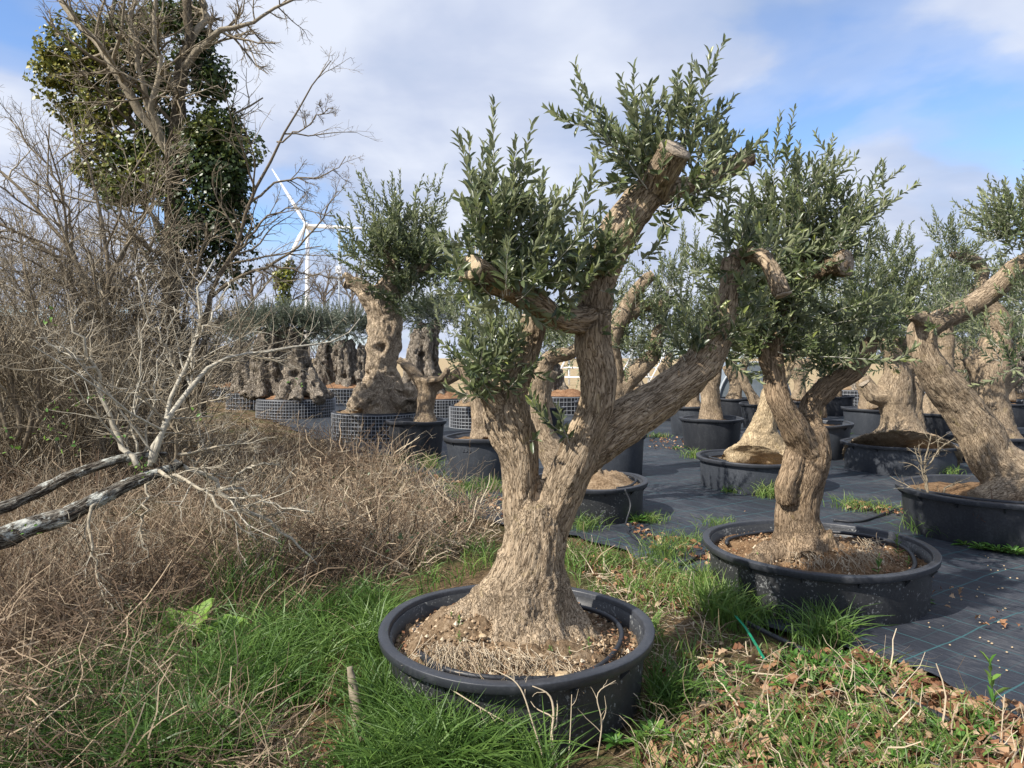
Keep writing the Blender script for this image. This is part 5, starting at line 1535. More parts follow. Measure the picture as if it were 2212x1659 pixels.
# bare tree arching over to the right in front of the ivy
bare_tree('bare arching tree whose branches reach right against the pale sky',
          [[(440, 900, 10), (440, 760, 9), (455, 640, 8), (490, 570, 7), (520, 500, 6.5), (545, 425, 6), (580, 350, 5), (612, 290, 4), (645, 225, 3), (690, 170, 2.4), (712, 130, 1.6)],
           [(535, 450, 5), (590, 400, 4), (640, 385, 3), (700, 380, 2.4), (745, 340, 1.5)],
           [(450, 640, 7), (510, 600, 6), (580, 575, 5), (640, 540, 4), (690, 480, 3), (725, 420, 2)],
           [(600, 310, 3.4), (650, 280, 2.6), (690, 250, 2), (720, 235, 1.4)],
           [(580, 570, 4), (650, 590, 3), (700, 600, 2), (735, 640, 1.4)],
           [(500, 560, 5), (560, 490, 4), (590, 460, 3), (660, 450, 2), (720, 470, 1.5)]],
          10.0, (10, 6, 4), 0.02, ((0.18, 0.36), (0.3, 0.6), (0.3, 0.6)), 0.0022, (0.2, 0.6), 0.13, (25, 60), tl=0.35, t0=0.3)

# thicket of bare bushes, left
bushes = [
    ('tall bare bush with dark forked stems at the far left', 9.0,
     [[(250, 960, 11), (225, 800, 10), (200, 660, 9), (165, 560, 8), (100, 480, 6), (30, 400, 5), (-40, 340, 4)], [(240, 900, 9), (235, 700, 8), (230, 560, 7), (215, 460, 6), (190, 370, 4), (150, 260, 2.5)], [(200, 690, 7), (120, 560, 6), (40, 500, 5), (-50, 470, 4)], [(232, 620, 6), (290, 500, 5), (330, 420, 4), (360, 330, 2.5)], [(165, 560, 5), (140, 430, 4), (80, 330, 3), (20, 260, 2)]], (12, 8, 5)),
    ('dense bare thorn bush in the shade of the ivy tree', 10.0,
     [[(330, 930, 9), (335, 800, 8), (320, 680, 7), (300, 560, 5), (270, 470, 3)], [(345, 930, 8), (380, 780, 7), (400, 660, 5), (430, 560, 4), (450, 480, 3)], [(320, 930, 8), (290, 800, 6), (260, 700, 5), (230, 620, 3)], [(350, 930, 7), (400, 820, 6), (430, 720, 5), (450, 640, 3)], [(340, 900, 7), (350, 760, 6), (365, 620, 5), (360, 520, 3)], [(345, 920, 7), (390, 860, 6), (420, 790, 4), (450, 740, 3)]], (14, 10, 6)),
    ('tangled brown bush cut by the left edge of the picture', 8.0,
     [[(40, 960, 9), (20, 800, 8), (-20, 650, 6), (-60, 540, 4)], [(60, 960, 8), (90, 800, 7), (80, 680, 5), (50, 560, 3)], [(50, 960, 7), (130, 840, 6), (160, 740, 4), (150, 640, 3)], [(30, 960, 7), (-30, 800, 6), (-120, 700, 4), (-200, 620, 3)]], (13, 9, 5)),
    ('low brown bush right of the fallen limbs', 7.5,
     [[(400, 1010, 7), (410, 940, 6), (425, 870, 4), (440, 820, 2.5)], [(420, 1010, 6), (450, 950, 5), (480, 910, 3)], [(390, 1010, 6), (370, 900, 5), (340, 820, 3)], [(440, 1010, 6), (500, 980, 4), (550, 950, 2.5)]], (9, 6, 4)),
]
for lab, Y, lim, per in bushes:
    bare_tree(lab, lim, Y, per, 0.03, ((0.25, 0.55), (0.3, 0.6), (0.3, 0.65)), 0.002, (0.15, 0.8), 0.15, (25, 65), 'bush', 'bare_bush', 'bare bushes at the left', tl=0.3, t0=0.15)

def thicket():
    n = 500
    u = -160 + 540 * rng.random(n) ** 1.1; Y = rng.uniform(8.2, 13.0, n)
    x = (u - CX) / F * Y
    top = np.interp(u, [-160, 0, 100, 250, 330, 450, 560], [470, 470, 430, 470, 530, 640, 760])
    h = (EYE - (top - HY) / F * Y) * rng.uniform(.45, 1.0, n)
    S = np.stack([x, Y, 0 * x], 1)
    D = norm(np.stack([rng.normal(size=n) * .35, rng.normal(size=n) * .3, np.ones(n)], 1))
    P = grow(S, D, h * 1.08, 8, .14, .02); R = taper(n, 8, rng.uniform(.006, .014, n), np.full(n, .003))
    A1, S1 = spawn(P, R, 7, (.15, 1), (25, 65), (.18, .42), 6, .17, .02, .6, .0032)
    A2, S2 = spawn(A1, S1, 5, (.1, 1), (25, 70), (.3, .7), 4, .2, .01, .7, .0025)
    A3, S3 = spawn(A2[::4], S2[::4], 2, (.1, 1), (25, 70), (.4, .8), 3, .2, .01, .8, .0022)
    a = Acc()
    for P_, R_, sd in ((P, R, 4), (A1, S1, 3), (A2, S2, 3), (A3, S3, 3)):
        tubes(a, P_, R_, sd, tint=np.clip(rng.beta(2, 2.2, len(P_)) * .95, 0, 1))
    link('thicket', a.mesh('thicket', M['twig']), kind='stuff')


thicket()

# trees far behind
far = [
    ('slim far tree with green ivy before the wind turbine', 34.0, [[(612, 690, 5), (612, 620, 4), (616, 570, 3)], [(612, 640, 3), (640, 590, 2.4), (655, 560, 1.5)], [(613, 620, 3), (590, 580, 2), (580, 560, 1.5)], [(612, 660, 3), (660, 630, 2.4), (690, 590, 1.6)]]),
    ('bare far tree between the turbine tower and the mast', 42.0, [[(700, 700, 5), (702, 640, 4), (710, 600, 3), (715, 580, 2)], [(701, 650, 3), (680, 610, 2.4), (672, 590, 1.6)], [(702, 640, 3), (730, 610, 2.4), (745, 590, 1.6)]]),
    ('bare far tree right of the mast', 42.0, [[(760, 700, 5), (760, 640, 4), (768, 600, 3), (775, 580, 2)], [(760, 650, 3), (740, 615, 2.4), (735, 600, 1.6)], [(760, 640, 3), (790, 610, 2.4), (805, 600, 1.6)]]),
    ('bare far tree behind the left hedge', 38.0, [[(545, 700, 6), (545, 640, 5), (540, 580, 3)], [(545, 650, 4), (580, 610, 3), (600, 580, 2)], [(545, 650, 4), (515, 610, 3), (500, 580, 2)]]),
    ('bare far tree seen above the pale bare limbs', 45.0, [[(1430, 740, 5), (1432, 670, 4), (1440, 630, 2.5)], [(1431, 690, 3), (1410, 650, 2)], [(1432, 680, 3), (1460, 640, 2)]]),
    ('bare far tree at the left edge behind the thicket', 24.0, [[(60, 760, 9), (62, 660, 7), (50, 560, 5), (40, 480, 3)], [(62, 680, 5), (110, 600, 4), (140, 540, 2)], [(60, 700, 5), (10, 630, 4), (-20, 560, 2)]]),
    ('bare far tree behind the dark forked stems', 26.0, [[(215, 760, 8), (215, 650, 6), (220, 560, 4), (215, 470, 3)], [(215, 680, 5), (260, 600, 4), (290, 540, 2)], [(215, 690, 5), (170, 620, 4), (140, 560, 2)]]),
]
for lab, Y, lim in far:
    t = bare_tree(lab, lim, Y, (9, 6, 5), 0.05, ((0.3, 0.6), (0.3, 0.6), (0.3, 0.6)), 0.006, (0.2, 0.8), 0.15, (25, 60), 'tree', 'bare_tree', 'bare trees far behind', 'twig_far')
    if 'green ivy' in lab:
        a = Acc()
        for (u, v, ru, rv, n) in [(613, 640, 14, 45, 500), (618, 590, 16, 30, 300), (600, 600, 10, 20, 120)]:
            ivy_blob(a, W(u, v, Y - .2), (ru * Y / F, .25, rv * Y / F), n, 0.16, 0.55, 0.9)
        part('ivy', a, M['ivy'], t, 'stuff')


def hedge():
    a = Acc()
    for x in np.arange(-46, -10, 1.0):
        n = 34
        S = np.array([x, 46, 0]) + rng.normal(size=(n, 3)) * np.array([.7, 1.5, .1]); S[:, 2] = 0
        P = grow(S, norm(rdir(n) * 0.5 + [0, 0, 1.2]), rng.uniform(1.5, 4.2, n), 5, 0.12)
        tubes(a, P, taper(n, 5, np.full(n, .03), np.full(n, .01)), 3, tint=rng.random(n))
    link('far_hedge', a.mesh('far_hedge', M['twig_far']), kind='stuff', label='thin bare hedge far behind the old trunks', cat='hedge')


hedge()


# fallen limbs in the foreground left
def fallen_tree():
    Y = 4.3
    t = thing('fallen_tree', 'fallen tree with two lichened limbs lying across the left foreground', 'tree', (-2.6, 4.1, 0.0))
    lower = px_limb([(-120, 1192, 25, -.5), (0, 1163, 24, -.3), (60, 1140, 22, -.2), (130, 1118, 21, -.1), (200, 1085, 18), (270, 1050, 15, .1), (340, 1022, 12, .2), (395, 1000, 7, .3)], Y)
    upper = px_limb([(-120, 1120, 14, -.3), (0, 1098, 14, -.1), (70, 1068, 13), (150, 1030, 12, .1), (230, 1000, 10, .2), (300, 985, 9, .3), (360, 982, 6, .4)], Y)
    bark_part('trunk', [lower], t, M['log'], voxel=0.012, lump=(0.012, 0.12), ridge=(0.007, 0.025, 0.2), smooth=2)
    bark_part('limb', [upper], t, M['log'], voxel=0.009, lump=(0.008, 0.1), ridge=(0.004, 0.02, 0.2), smooth=2)
    br = [
        [(300, 1010, 9, .15), (265, 960, 8, .2), (238, 900, 7, .2), (215, 850, 6.5, .2), (205, 800, 5, .2), (180, 745, 4, .1), (150, 690, 2.5, .1)],
        [(205, 800, 5, .2), (160, 775, 4, .1), (110, 745, 3, .05), (80, 730, 2, .0)],
        [(330, 1000, 10, .2), (352, 930, 9, .25), (385, 870, 8.5, .3), (420, 825, 8, .4), (455, 790, 6, .45), (505, 768, 4.5, .5), (580, 758, 3.6, .6), (660, 748, 3, .7), (720, 735, 2.2, .8), (780, 690, 1.5, .9)],
        [(325, 1005, 8, .2), (355, 915, 7, .3), (375, 850, 6.5, .35), (400, 790, 6, .4), (425, 740, 5, .45), (430, 690, 4, .5), (432, 620, 3, .55), (455, 560, 2, .6)],
        [(420, 735, 4, .45), (455, 690, 3.5, .5), (475, 650, 3, .55), (500, 610, 2, .6)],
        [(390, 830, 4, .4), (365, 770, 3.5, .4), (345, 720, 3, .4), (318, 700, 2, .4)],
        [(380, 1000, 6, .3), (440, 1030, 7, .35), (500, 1075, 6, .4), (560, 1115, 5, .45), (620, 1160, 4, .5), (690, 1215, 2.5, .55)],
        [(470, 1050, 5, .35), (540, 1065, 4, .4), (590, 1090, 3, .4), (680, 1110, 2, .4)],
        [(500, 1045, 3, .35), (540, 1010, 4, .4), (590, 1000, 2.5, .4)],
        [(345, 1018, 6, .1), (420, 1045, 5, .0), (470, 1090, 4, -.1), (510, 1130, 3, -.1), (560, 1170, 2, -.1)],
        [(205, 1085, 5, -.1), (195, 1130, 4.5, -.15), (198, 1190, 4, -.2), (215, 1260, 3, -.25), (240, 1330, 2, -.3)],
        [(315, 1040, 4, 0), (318, 1090, 3.5, -.05), (300, 1140, 3, -.1), (320, 1200, 2, -.1)],
        [(390, 985, 5, .3), (440, 970, 4, .35), (510, 960, 3, .4), (560, 935, 2, .45)],
        [(300, 985, 4, .3), (290, 900, 3.5, .35), (300, 800, 3, .4), (310, 700, 2.4, .4), (300, 600, 1.6, .4)],
        [(310, 990, 4, .3), (330, 880, 3, .35), (350, 760, 2.4, .4), (380, 660, 1.6, .4)],
    ]
    P0, R0 = [], []
    for l in br:
        P, R = px_poly([(q[0], q[1], q[2] * .72, q[3]) for q in l], Y, 14, 0.011); P0.append(P[0]); R0.append(R[0])
        a = Acc(); tubes(a, P[0], R[0], 8, tint=np.array([rng.uniform(.75, .95)]), caps=True); part('branch', a, M['twig'], t)
    P0 = np.array(P0); R0 = np.array(R0)
    A1, S1 = spawn(P0, R0, 17, (0.04, 1), (25, 75), (0.15, 0.55), 7, 0.15, 0.03, 0.45, 0.0017)
    A2, S2 = spawn(A1, S1, 7, (0.15, 1), (25, 65), (0.25, 0.6), 5, 0.16, 0.02, 0.65, 0.0014)
    twig_part('twigs', t, [(A1, S1, 5), (A2, S2, 3)], 'stuff', tint=(0.4, 0.98))
    # young honeysuckle leaves on the twigs
    a = Acc(); n = 90
    cs = np.array([W(*q) for q in [(90, 935, 4.2), (110, 880, 4.2), (130, 930, 4.1), (165, 870, 4.2), (55, 1140, 3.9), (210, 860, 4.3), (20, 960, 4.0), (290, 1010, 4.1), (310, 1020, 4.1), (150, 960, 4.0), (420, 905, 4.5), (640, 830, 4.9), (10, 935, 4.0), (110, 690, 4.3), (250, 945, 4.1)]])
    p = np.repeat(cs, 6, 0) + rng.normal(size=(n, 3)) * 0.03
    D = norm(rdir(n) + [0, 0, .3]); N = norm(rdir(n) + [0, -.3, 1]); N = norm(N - (N * D).sum(1)[:, None] * D)
    L = rng.uniform(.018, .034, n); leaf_batch(a, p, D, N, L, L * .6, rng.uniform(.5, 1, n), 8)
    part('young_leaves', a, M['weed'], t, 'stuff')


fallen_tree()


# ------------------------------------------------------------------ ground cover
def samp(poly, n):
    """points on the ground inside a polygon given in the photograph, denser near the camera"""
    poly = np.asarray(poly, float); lo, hi = poly.min(0), poly.max(0)
    out = []
    tot = 0
    while tot < n:
        p = lo + rng.random((n * 2, 2)) * (hi - lo)
        ins = np.zeros(len(p), bool)
        j = len(poly) - 1
        for i in range(len(poly)):
            xi, yi = poly[i]; xj, yj = poly[j]
            ins ^= ((yi > p[:, 1]) != (yj > p[:, 1])) & (p[:, 0] < (xj - xi) * (p[:, 1] - yi) / (yj - yi + 1e-9) + xi)
            j = i
        p = p[ins]; out.append(p); tot += len(p)
    p = np.concatenate(out)[:n]
    y = gy(p[:, 1]); x = (p[:, 0] - CX) / F * y
    return x, y


POTS = [(cA[0], cA[1], 0.60), (cB[0], cB[1], 0.70), (cC[0], cC[1], 0.76)]
for o in list(COL.objects):
    if o.name.startswith('plant_pot'):
        POTS.append((o.location[0], o.location[1], 0.45))


def free(x, y, pad=0.0):
    k = np.ones(len(x), bool)
    for px, py, pr in POTS:
        k &= (x - px) ** 2 + (y - py) ** 2 > (pr + pad) ** 2
    return k


def blades(acc, x, y, h, w, lean, tint, z=None, K=5):
    n = len(x)
    if n == 0: return
    az = rng.uniform(0, 2 * math.pi, n)
    d = np.stack([np.cos(az), np.sin(az), 0 * az], 1)
    s = np.linspace(0, 1, K)
    z0 = ground_z(x, y) if z is None else z
    le = np.asarray(lean)
    P = np.stack([x, y, z0], 1)[:, None] + d[:, None] * (h * le)[:, None, None] * (s ** 1.8)[None, :, None]
    zz = h[:, None] * (s[None] - 0.38 * le[:, None] * s[None] ** 2.5)
    P[:, :, 2] += zz
    P[:, :, :2] += (rng.normal(size=(n, K, 2)) * 0.006 * s[None, :, None])
    Wd = w[:, None] * np.array([0.8, 1.0, 0.85, 0.55, 0.08])[None, :K]
    side = norm(np.stack([np.cos(az + rng.normal(size=n) * .8), np.sin(az + rng.normal(size=n) * .8), 0.15 * rng.normal(size=n)], 1))
    ribbons(acc, P, Wd, tint, side)


def build_grass():
    regs = [  # polygon, count, height range, lean, tint range
        ([(200, 1370), (560, 1310), (800, 1290), (900, 1330), (820, 1420), (830, 1720), (150, 1720), (0, 1560), (60, 1450)], 4300, (.10, .26), (.3, 1.1), (.08, .62)),
        ([(690, 1330), (840, 1310), (850, 1450), (900, 1560), (1180, 1640), (1200, 1740), (700, 1740), (690, 1480)], 5600, (.14, .34), (.3, 1.1), (.25, .78)),
        ([(280, 1370), (700, 1330), (700, 1720), (300, 1720)], 4200, (.15, .32), (.3, 1.2), (.18, .7)),
        ([(900, 1190), (1070, 1170), (1060, 1260), (900, 1290)], 420, (.08, .2), (.3, 1.0), (.3, .95)),
        ([(830, 1000), (960, 1010), (1080, 1060), (1080, 1110), (860, 1060)], 700, (.08, .22), (.3, 1.0), (.3, .95)),
        ([(1210, 1190), (1420, 1215), (1540, 1255), (1560, 1350), (1420, 1330), (1380, 1300), (1230, 1260)], 1500, (.07, .2), (.3, 1.0), (.3, .95)),
        ([(1500, 1255), (1640, 1270), (1800, 1350), (1840, 1400), (1700, 1400), (1520, 1350)], 2600, (.12, .30), (.3, 1.0), (.3, .85)),
        ([(1400, 1430), (1500, 1420), (1510, 1560), (1410, 1570)], 900, (.10, .28), (.3, 1.0), (.2, .75)),
        ([(1390, 1400), (1560, 1380), (1900, 1440), (2230, 1600), (2230, 1740), (1360, 1740)], 2600, (.05, .16), (.3, 1.1), (.3, 1.0)),
        ([(0, 1480), (280, 1430), (300, 1720), (0, 1720)], 1600, (.08, .22), (.4, 1.2), (.0, .4)),
        ([(460, 1200), (600, 1190), (620, 1340), (470, 1380)], 420, (.2, .45), (.2, .7), (.1, .5)),
        ([(1230, 1290), (1420, 1320), (1440, 1420), (1390, 1400)], 500, (.06, .18), (.3, 1.), (.3, .9)),
    ]
    a = Acc()
    for poly, n, hr, lr, tr in regs:
        x, y = samp(poly, n)
        # clumps: keep where a noise is high
        dens = fbm(np.stack([x * 4.2, y * 4.2, 0 * x], 1), 2)
        k = free(x, y) & (rng.random(n) < smooth01(dens, 0.33, 0.58) * 0.92 + 0.08) & (((x + 0.82) / 0.20) ** 2 + ((y - 3.0) / 0.22) ** 2 > 0.6 + 0.8 * rng.random(n)) & (((x - G(410, 1405)[0]) / 0.22) ** 2 + ((y - G(410, 1405)[1] + .08) / 0.20) ** 2 > 1)
        x, y = x[k], y[k]; n = len(x)
        h = rng.uniform(hr[0], hr[1], n) * (0.6 + 0.8 * dens[k]); le = rng.uniform(lr[0], lr[1], n)
        tint = np.clip(rng.uniform(tr[0], tr[1], n) * 0.75 + 0.35 * (fbm(np.stack([x * 2, y * 2, 0 * x + 3], 1), 2) - .5) + .1, 0, 0.96)
        blades(a, x, y, h, rng.uniform(.0036, .0098, n), le, tint)
    link('grass', a.mesh('grass', M['grass']), kind='stuff')


build_grass()


def build_dry():
    a = Acc()
    regs = [  # chaotic dead stems
        ([(-80, 1000), (420, 960), (820, 960), (1000, 1050), (1060, 1160), (880, 1230), (560, 1260), (200, 1340), (-80, 1420)], 13000, (.15, .5), .5, .28, (.1, .85)),
        ([(-150, 880), (500, 860), (640, 900), (800, 985), (960, 1080), (700, 1060), (300, 1080), (-150, 1080)], 9000, (.2, .65), .5, .3, (.15, .9)),
        ([(-80, 1250), (450, 1200), (820, 1210), (860, 1290), (600, 1380), (250, 1420), (-80, 1500)], 5200, (.15, .5), .3, .3, (.0, .55)),
        ([(-50, 1440), (420, 1400), (700, 1720), (-50, 1720)], 3800, (.12, .4), .3, .3, (.1, .8)),
        ([(560, 1060), (1060, 1080), (1070, 1170), (850, 1260), (620, 1200)], 5200, (.12, .38), .5, .3, (.3, 1.0)),
        ([(1230, 1180), (1540, 1250), (1560, 1400), (1300, 1300)], 900, (.08, .25), .1, .35, (.4, 1.)),
        ([(1400, 1400), (1850, 1420), (2230, 1590), (2230, 1740), (1380, 1740)], 1900, (.08, .3), .05, .35, (.4, 1.)),
    ]
    for poly, n, lr, up, wig, tr in regs:
        n = int(n * .72)
        x, y = samp(poly, n)
        k = free(x, y, 0.02) & ((edge_x(np.clip(y, 1.9, 27)) > x + 0.05) | (y < 4.6))
        x, y = x[k], y[k]; n = len(x)
        dens = fbm(np.stack([x * 1.3, y * 1.3, 0 * x + 9], 1), 2)
        hz = rng.random(n) ** 1.6 * 0.32 * np.clip(dens * 2.1 - .35, 0.05, 1.2) * (1 if up > .2 else .15)
        S = np.stack([x, y, ground_z(x, y) + hz], 1)
        D = norm(rdir(n) * np.array([1, 1, .55]) + np.array([0, 0, up]))
        P = grow(S, D, rng.uniform(lr[0], lr[1], n) * 1.15, 5, wig, -0.05)
        P[:, :, 2] = np.maximum(P[:, :, 2], 0.004 + 0.02 * rng.random(n)[:, None])
        w = (.0024 + .0075 * rng.random(n) ** 2.2) * np.clip(y / 5, .8, 2.0)
        ribbons(a, P, w[:, None] * np.linspace(1.1, .5, 5)[None], tr[0] + (tr[1] - tr[0]) * rng.beta(.75, .75, n))
    link('dry_brush', a.mesh('dry_brush', M['dry']), kind='stuff')
    # tall dead weed stems standing through the brush
    a = Acc()
    x, y = samp([(-60, 930), (520, 930), (830, 1000), (1040, 1080), (1050, 1150), (860, 1240), (560, 1290), (-60, 1420)], 900)
    k = free(x, y, .05); x, y = x[k], y[k]; n = len(x)
    P = grow(np.stack([x, y, 0 * x], 1), norm(np.stack([rng.normal(size=n) * .45, rng.normal(size=n) * .45, np.ones(n)], 1)), rng.uniform(.3, .8, n), 6, .12, -.02)
    R = taper(n, 6, rng.uniform(.0018, .0042, n), np.full(n, .001))
    tubes(a, P, R, 3, tint=rng.beta(1.2, .9, n))
    Q, S = spawn(P, R, 4, (.3, 1), (25, 60), (.18, .4), 4, .15, .02, .6, .0011); tubes(a, Q, S, 3, tint=rng.beta(1.2, .9, len(Q)))
    link('dead_weed_stems', a.mesh('dead_weed_stems', M['dry']), kind='stuff')
    # bramble canes
    a = Acc()
    x, y = samp([(-60, 1040), (460, 1000), (900, 1080), (980, 1180), (600, 1260), (150, 1330), (-60, 1400)], 420)
    n = len(x)
    P = grow(np.stack([x, y, 0 * x], 1), norm(rdir(n) * np.array([1, 1, .3]) + [0, 0, 1.0]), rng.uniform(.5, 1.1, n), 10, .16, -0.14)
    R = taper(n, 10, rng.uniform(.0022, .004, n), np.full(n, .0012))
    tubes(a, P, R, 4, tint=rng.uniform(0, .8, n))
    Q, S = spawn(P, R, 4, (.2, 1), (30, 70), (.2, .45), 5, .2, -.03, .6, .0012)
    tubes(a, Q, S, 3, tint=rng.uniform(.0, .9, len(Q)))
    link('bramble_canes', a.mesh('bramble_canes', M['twig']), kind='stuff')
    # a few bramble leaves left
    a = Acc(); n = 160
    x, y = samp([(560, 1060), (1000, 1080), (1060, 1170), (880, 1260), (560, 1240)], n)
    p = np.stack([x, y, rng.uniform(.12, .3, n)], 1); D = norm(rdir(n) + [0, 0, -.2]); N = norm(rdir(n) * .6 + [0, -.3, 1]); N = norm(N - (N * D).sum(1)[:, None] * D)
    L = rng.uniform(.03, .05, n); leaf_batch(a, p, D, N, L, L * .75, rng.uniform(0, .35, n), 8)
    link('bramble_leaves', a.mesh('bramble_leaves', M['ivy']), kind='stuff')


build_dry()


# ------------------------------------------------------------------ dead leaves on the ground
def dead_leaf_mesh(i):
    k = 7
    r = np.random.default_rng(50 + i)
    t = np.linspace(0, 1, k)
    w = np.sin(np.clip(t * .92 + .06, 0, 1) * math.pi) ** .8 * .3 * (1 + .38 * np.cos(t * 18 + i)) + .02
    c = r.uniform(-.5, .6); tw = r.uniform(-.8, .8)
    z = c * t * (1 - t) * 1.6 + .05 * np.sin(t * 9)
    f = r.uniform(.2, .75)
    V = np.concatenate([np.stack([t, -w, z + f * w + tw * w * t], 1), np.stack([t, 0 * t, z], 1), np.stack([t, w, z + f * w - tw * w * t], 1)]) - [.5, 0, 0]
    i0 = np.arange(k - 1)
    Q = np.concatenate([np.stack([i0, i0 + 1, i0 + 1 + k, i0 + k], 1), np.stack([i0 + k, i0 + k + 1, i0 + 1 + 2 * k, i0 + 2 * k], 1)])
    a = Acc(); a.add(V, Q, None, (i + .5) / 8); return a.mesh('dead_leaf', M['litter']), V, Q


def build_litter():
    ms = [dead_leaf_mesh(i) for i in range(8)]
    regs = [([(1400, 1440), (1560, 1390), (1850, 1430), (2240, 1590), (2240, 1720), (1380, 1720)], 560, 1.0), ([(1240, 1180), (1420, 1210), (1540, 1270), (1500, 1340), (1420, 1320), (1260, 1250)], 260, .8), ([(1340, 1130), (1540, 1190), (1540, 1230), (1400, 1190)], 90, .8),
            ([(1400, 940), (1500, 950), (1500, 975), (1400, 975)], 90, .8), ([(1820, 1085), (2000, 1115), (2000, 1125), (1830, 1105)], 90, .8), ([(1080, 1080), (1100, 1140), (1010, 1060)], 60, .8), ([(690, 1500), (800, 1540), (800, 1700), (620, 1700)], 40, .9),
            ([(1840, 1400), (2240, 1560), (2240, 1610), (1840, 1440)], 260, 1.0), ([(1500, 1060), (2200, 1330), (2200, 1400), (2000, 1300)], 40, .6), ([(850, 1020), (1000, 1040), (1000, 1060)], 60, .8)]
    X, Y, Sz = [], [], []
    for poly, n, s in regs:
        x, y = samp(poly, n); k = free(x, y, 0.05); X.append(x[k]); Y.append(y[k]); Sz.append(np.full(k.sum(), s))
    X = np.concatenate(X); Y = np.concatenate(Y); Sz = np.concatenate(Sz) * rng.uniform(.035, .085, len(X))
    order = np.argsort(-Sz / Y)
    a = Acc()
    z = np.maximum(ground_z(X, Y), np.where(edge_x(np.clip(Y, 1.9, 27)) < X, 0.012, -1)) + .01
    for q, i in enumerate(order):
        me, V, Q = ms[rng.integers(8)]
        rx, ry, rz = rng.normal() * .45, rng.normal() * .45, rng.uniform(0, 6.28)
        from mathutils import Euler
        if q < 300:
            o = link('dead_leaf', me, None, 'curled brown dead oak leaf lying among the weeds and grass', 'leaf', 'dead leaves scattered on the ground')
            o.location = (X[i], Y[i], z[i] + .012); o.rotation_euler = (rx, ry, rz); o.scale = (Sz[i],) * 3
        else:
            R = np.array(Euler((rx, ry, rz)).to_matrix())
            a.add(V @ R.T * Sz[i] + [X[i], Y[i], z[i] + .012], Q, None, rng.random())
    link('leaf_litter', a.mesh('leaf_litter', M['litter']), kind='stuff')


build_litter()


# ------------------------------------------------------------------ weeds, tufts, stones, hoses
def rosette(x, y, r, n, label, group='leafy weed rosettes', z=0.0, elev=(0.15, 0.9), wr=0.28):
    t = thing('weed_rosette', label, 'weed', (x, y, z), group)
    az = np.arange(n) * 2.399 + rng.uniform(0, 6)
    el = np.linspace(elev[0], elev[1], n) + rng.normal(size=n) * .1
    D = np.stack([np.cos(az) * np.cos(el), np.sin(az) * np.cos(el), np.sin(el)], 1)
    N = norm(np.array([0, 0, 1.0]) - D[:, 2:3] * D + 1e-6)
    L = r * np.linspace(1, .55, n) * rng.uniform(.8, 1.15, n)
    for k in range(n):
        leaf_object(t, np.array([x, y, z + .01]) + D[k] * r * .06, D[k], N[k], L[k], L[k] * wr, np.clip(.5 + .2 * rng.normal(), 0, 1), M['weed'])
    return t


RS = [(1940, 1022, .17, 22, 'bright green rosette at the foot of the oval pot'), (1412, 1605, .13, 20, 'leafy green rosette near the right foot of the front pot'), (1330, 1615, .09, 14, 'small rosette touching the foot of the front pot'),
      (1630, 1655, .12, 18, 'rosette at the bottom edge right of centre'), (2120, 1190, .13, 16, 'first rosette of the row along the foot of the right hand pot'), (2155, 1195, .13, 16, 'second rosette of the row along the foot of the right hand pot'),
      (2085, 1180, .12, 14, 'rosette at the left end of the row along the right hand pot'), (2190, 1200, .15, 18, 'rosette at the right end of the row along the right hand pot'), (1375, 1130, .15, 18, 'rosette beside the pot with the crumbly soil mound'), (1395, 1125, .13, 14, 'smaller rosette beside the pot with the crumbly soil mound'),
      (1990, 1305, .10, 12, 'rosette tucked under the lime specked pot at its right'), (1545, 1052, .12, 10, 'rosette left at the foot of the pale trunk pot'), (1575, 1065, .12, 10, 'rosette before the foot of the pale trunk pot'), (1490, 970, .14, 10, 'rosette at the foot of the pot with red stems'), (1460, 972, .12, 9, 'small rosette left of the pot with red stems'),
      (1830, 940, .16, 9, 'pale rosette left of the oval pot')]
for u, v, r, n, lab in RS:
    g = G(u, v); rosette(g[0], g[1], r, n, lab)
x, y = samp([(1560, 1400), (1700, 1450), (1830, 1440), (2000, 1500), (2120, 1560), (2180, 1640), (2000, 1700), (1600, 1690), (1480, 1600)], 90)
k = free(x, y, .1); x, y = x[k], y[k]
for i in range(len(x)):
    rosette(x[i], y[i], rng.uniform(.035, .075), rng.integers(7, 12), 'low green weed rosette in the leaf litter at bottom right', 'small weed rosettes in the leaf litter')
# dense weed mat by the black pipe
a = Acc()
for cu, cv, su, sv, n in [(1790, 1450, 70, 30, 420), (1850, 1480, 50, 24, 260), (1650, 1550, 90, 40, 260), (1830, 1600, 80, 40, 300), (1900, 1660, 120, 30, 240), (2050, 1610, 60, 40, 140), (1560, 1480, 60, 30, 90), (2140, 1600, 40, 30, 90)]:
    g = np.array([G(cu + su * rng.normal() * .6, cv + sv * rng.normal() * .6) for _ in range(n // 7)])
    for q in g:
        m = 9; az = rng.uniform(0, 6.28, m); el = rng.uniform(.1, .8, m)
        D = np.stack([np.cos(az) * np.cos(el), np.sin(az) * np.cos(el), np.sin(el)], 1); N = norm(np.array([0, 0, 1.]) - D[:, 2:3] * D)
        L = rng.uniform(.025, .055, m)
        leaf_batch(a, np.array([q[0], q[1], ground_z(q[:1], q[1:2])[0] + .012]) + D * .004, D, N, L, L * .36, np.clip(rng.normal(size=m) * .18 + .45, 0, 1), 8)
link('weed_carpet', a.mesh('weed_carpet', M['weed']), kind='stuff')


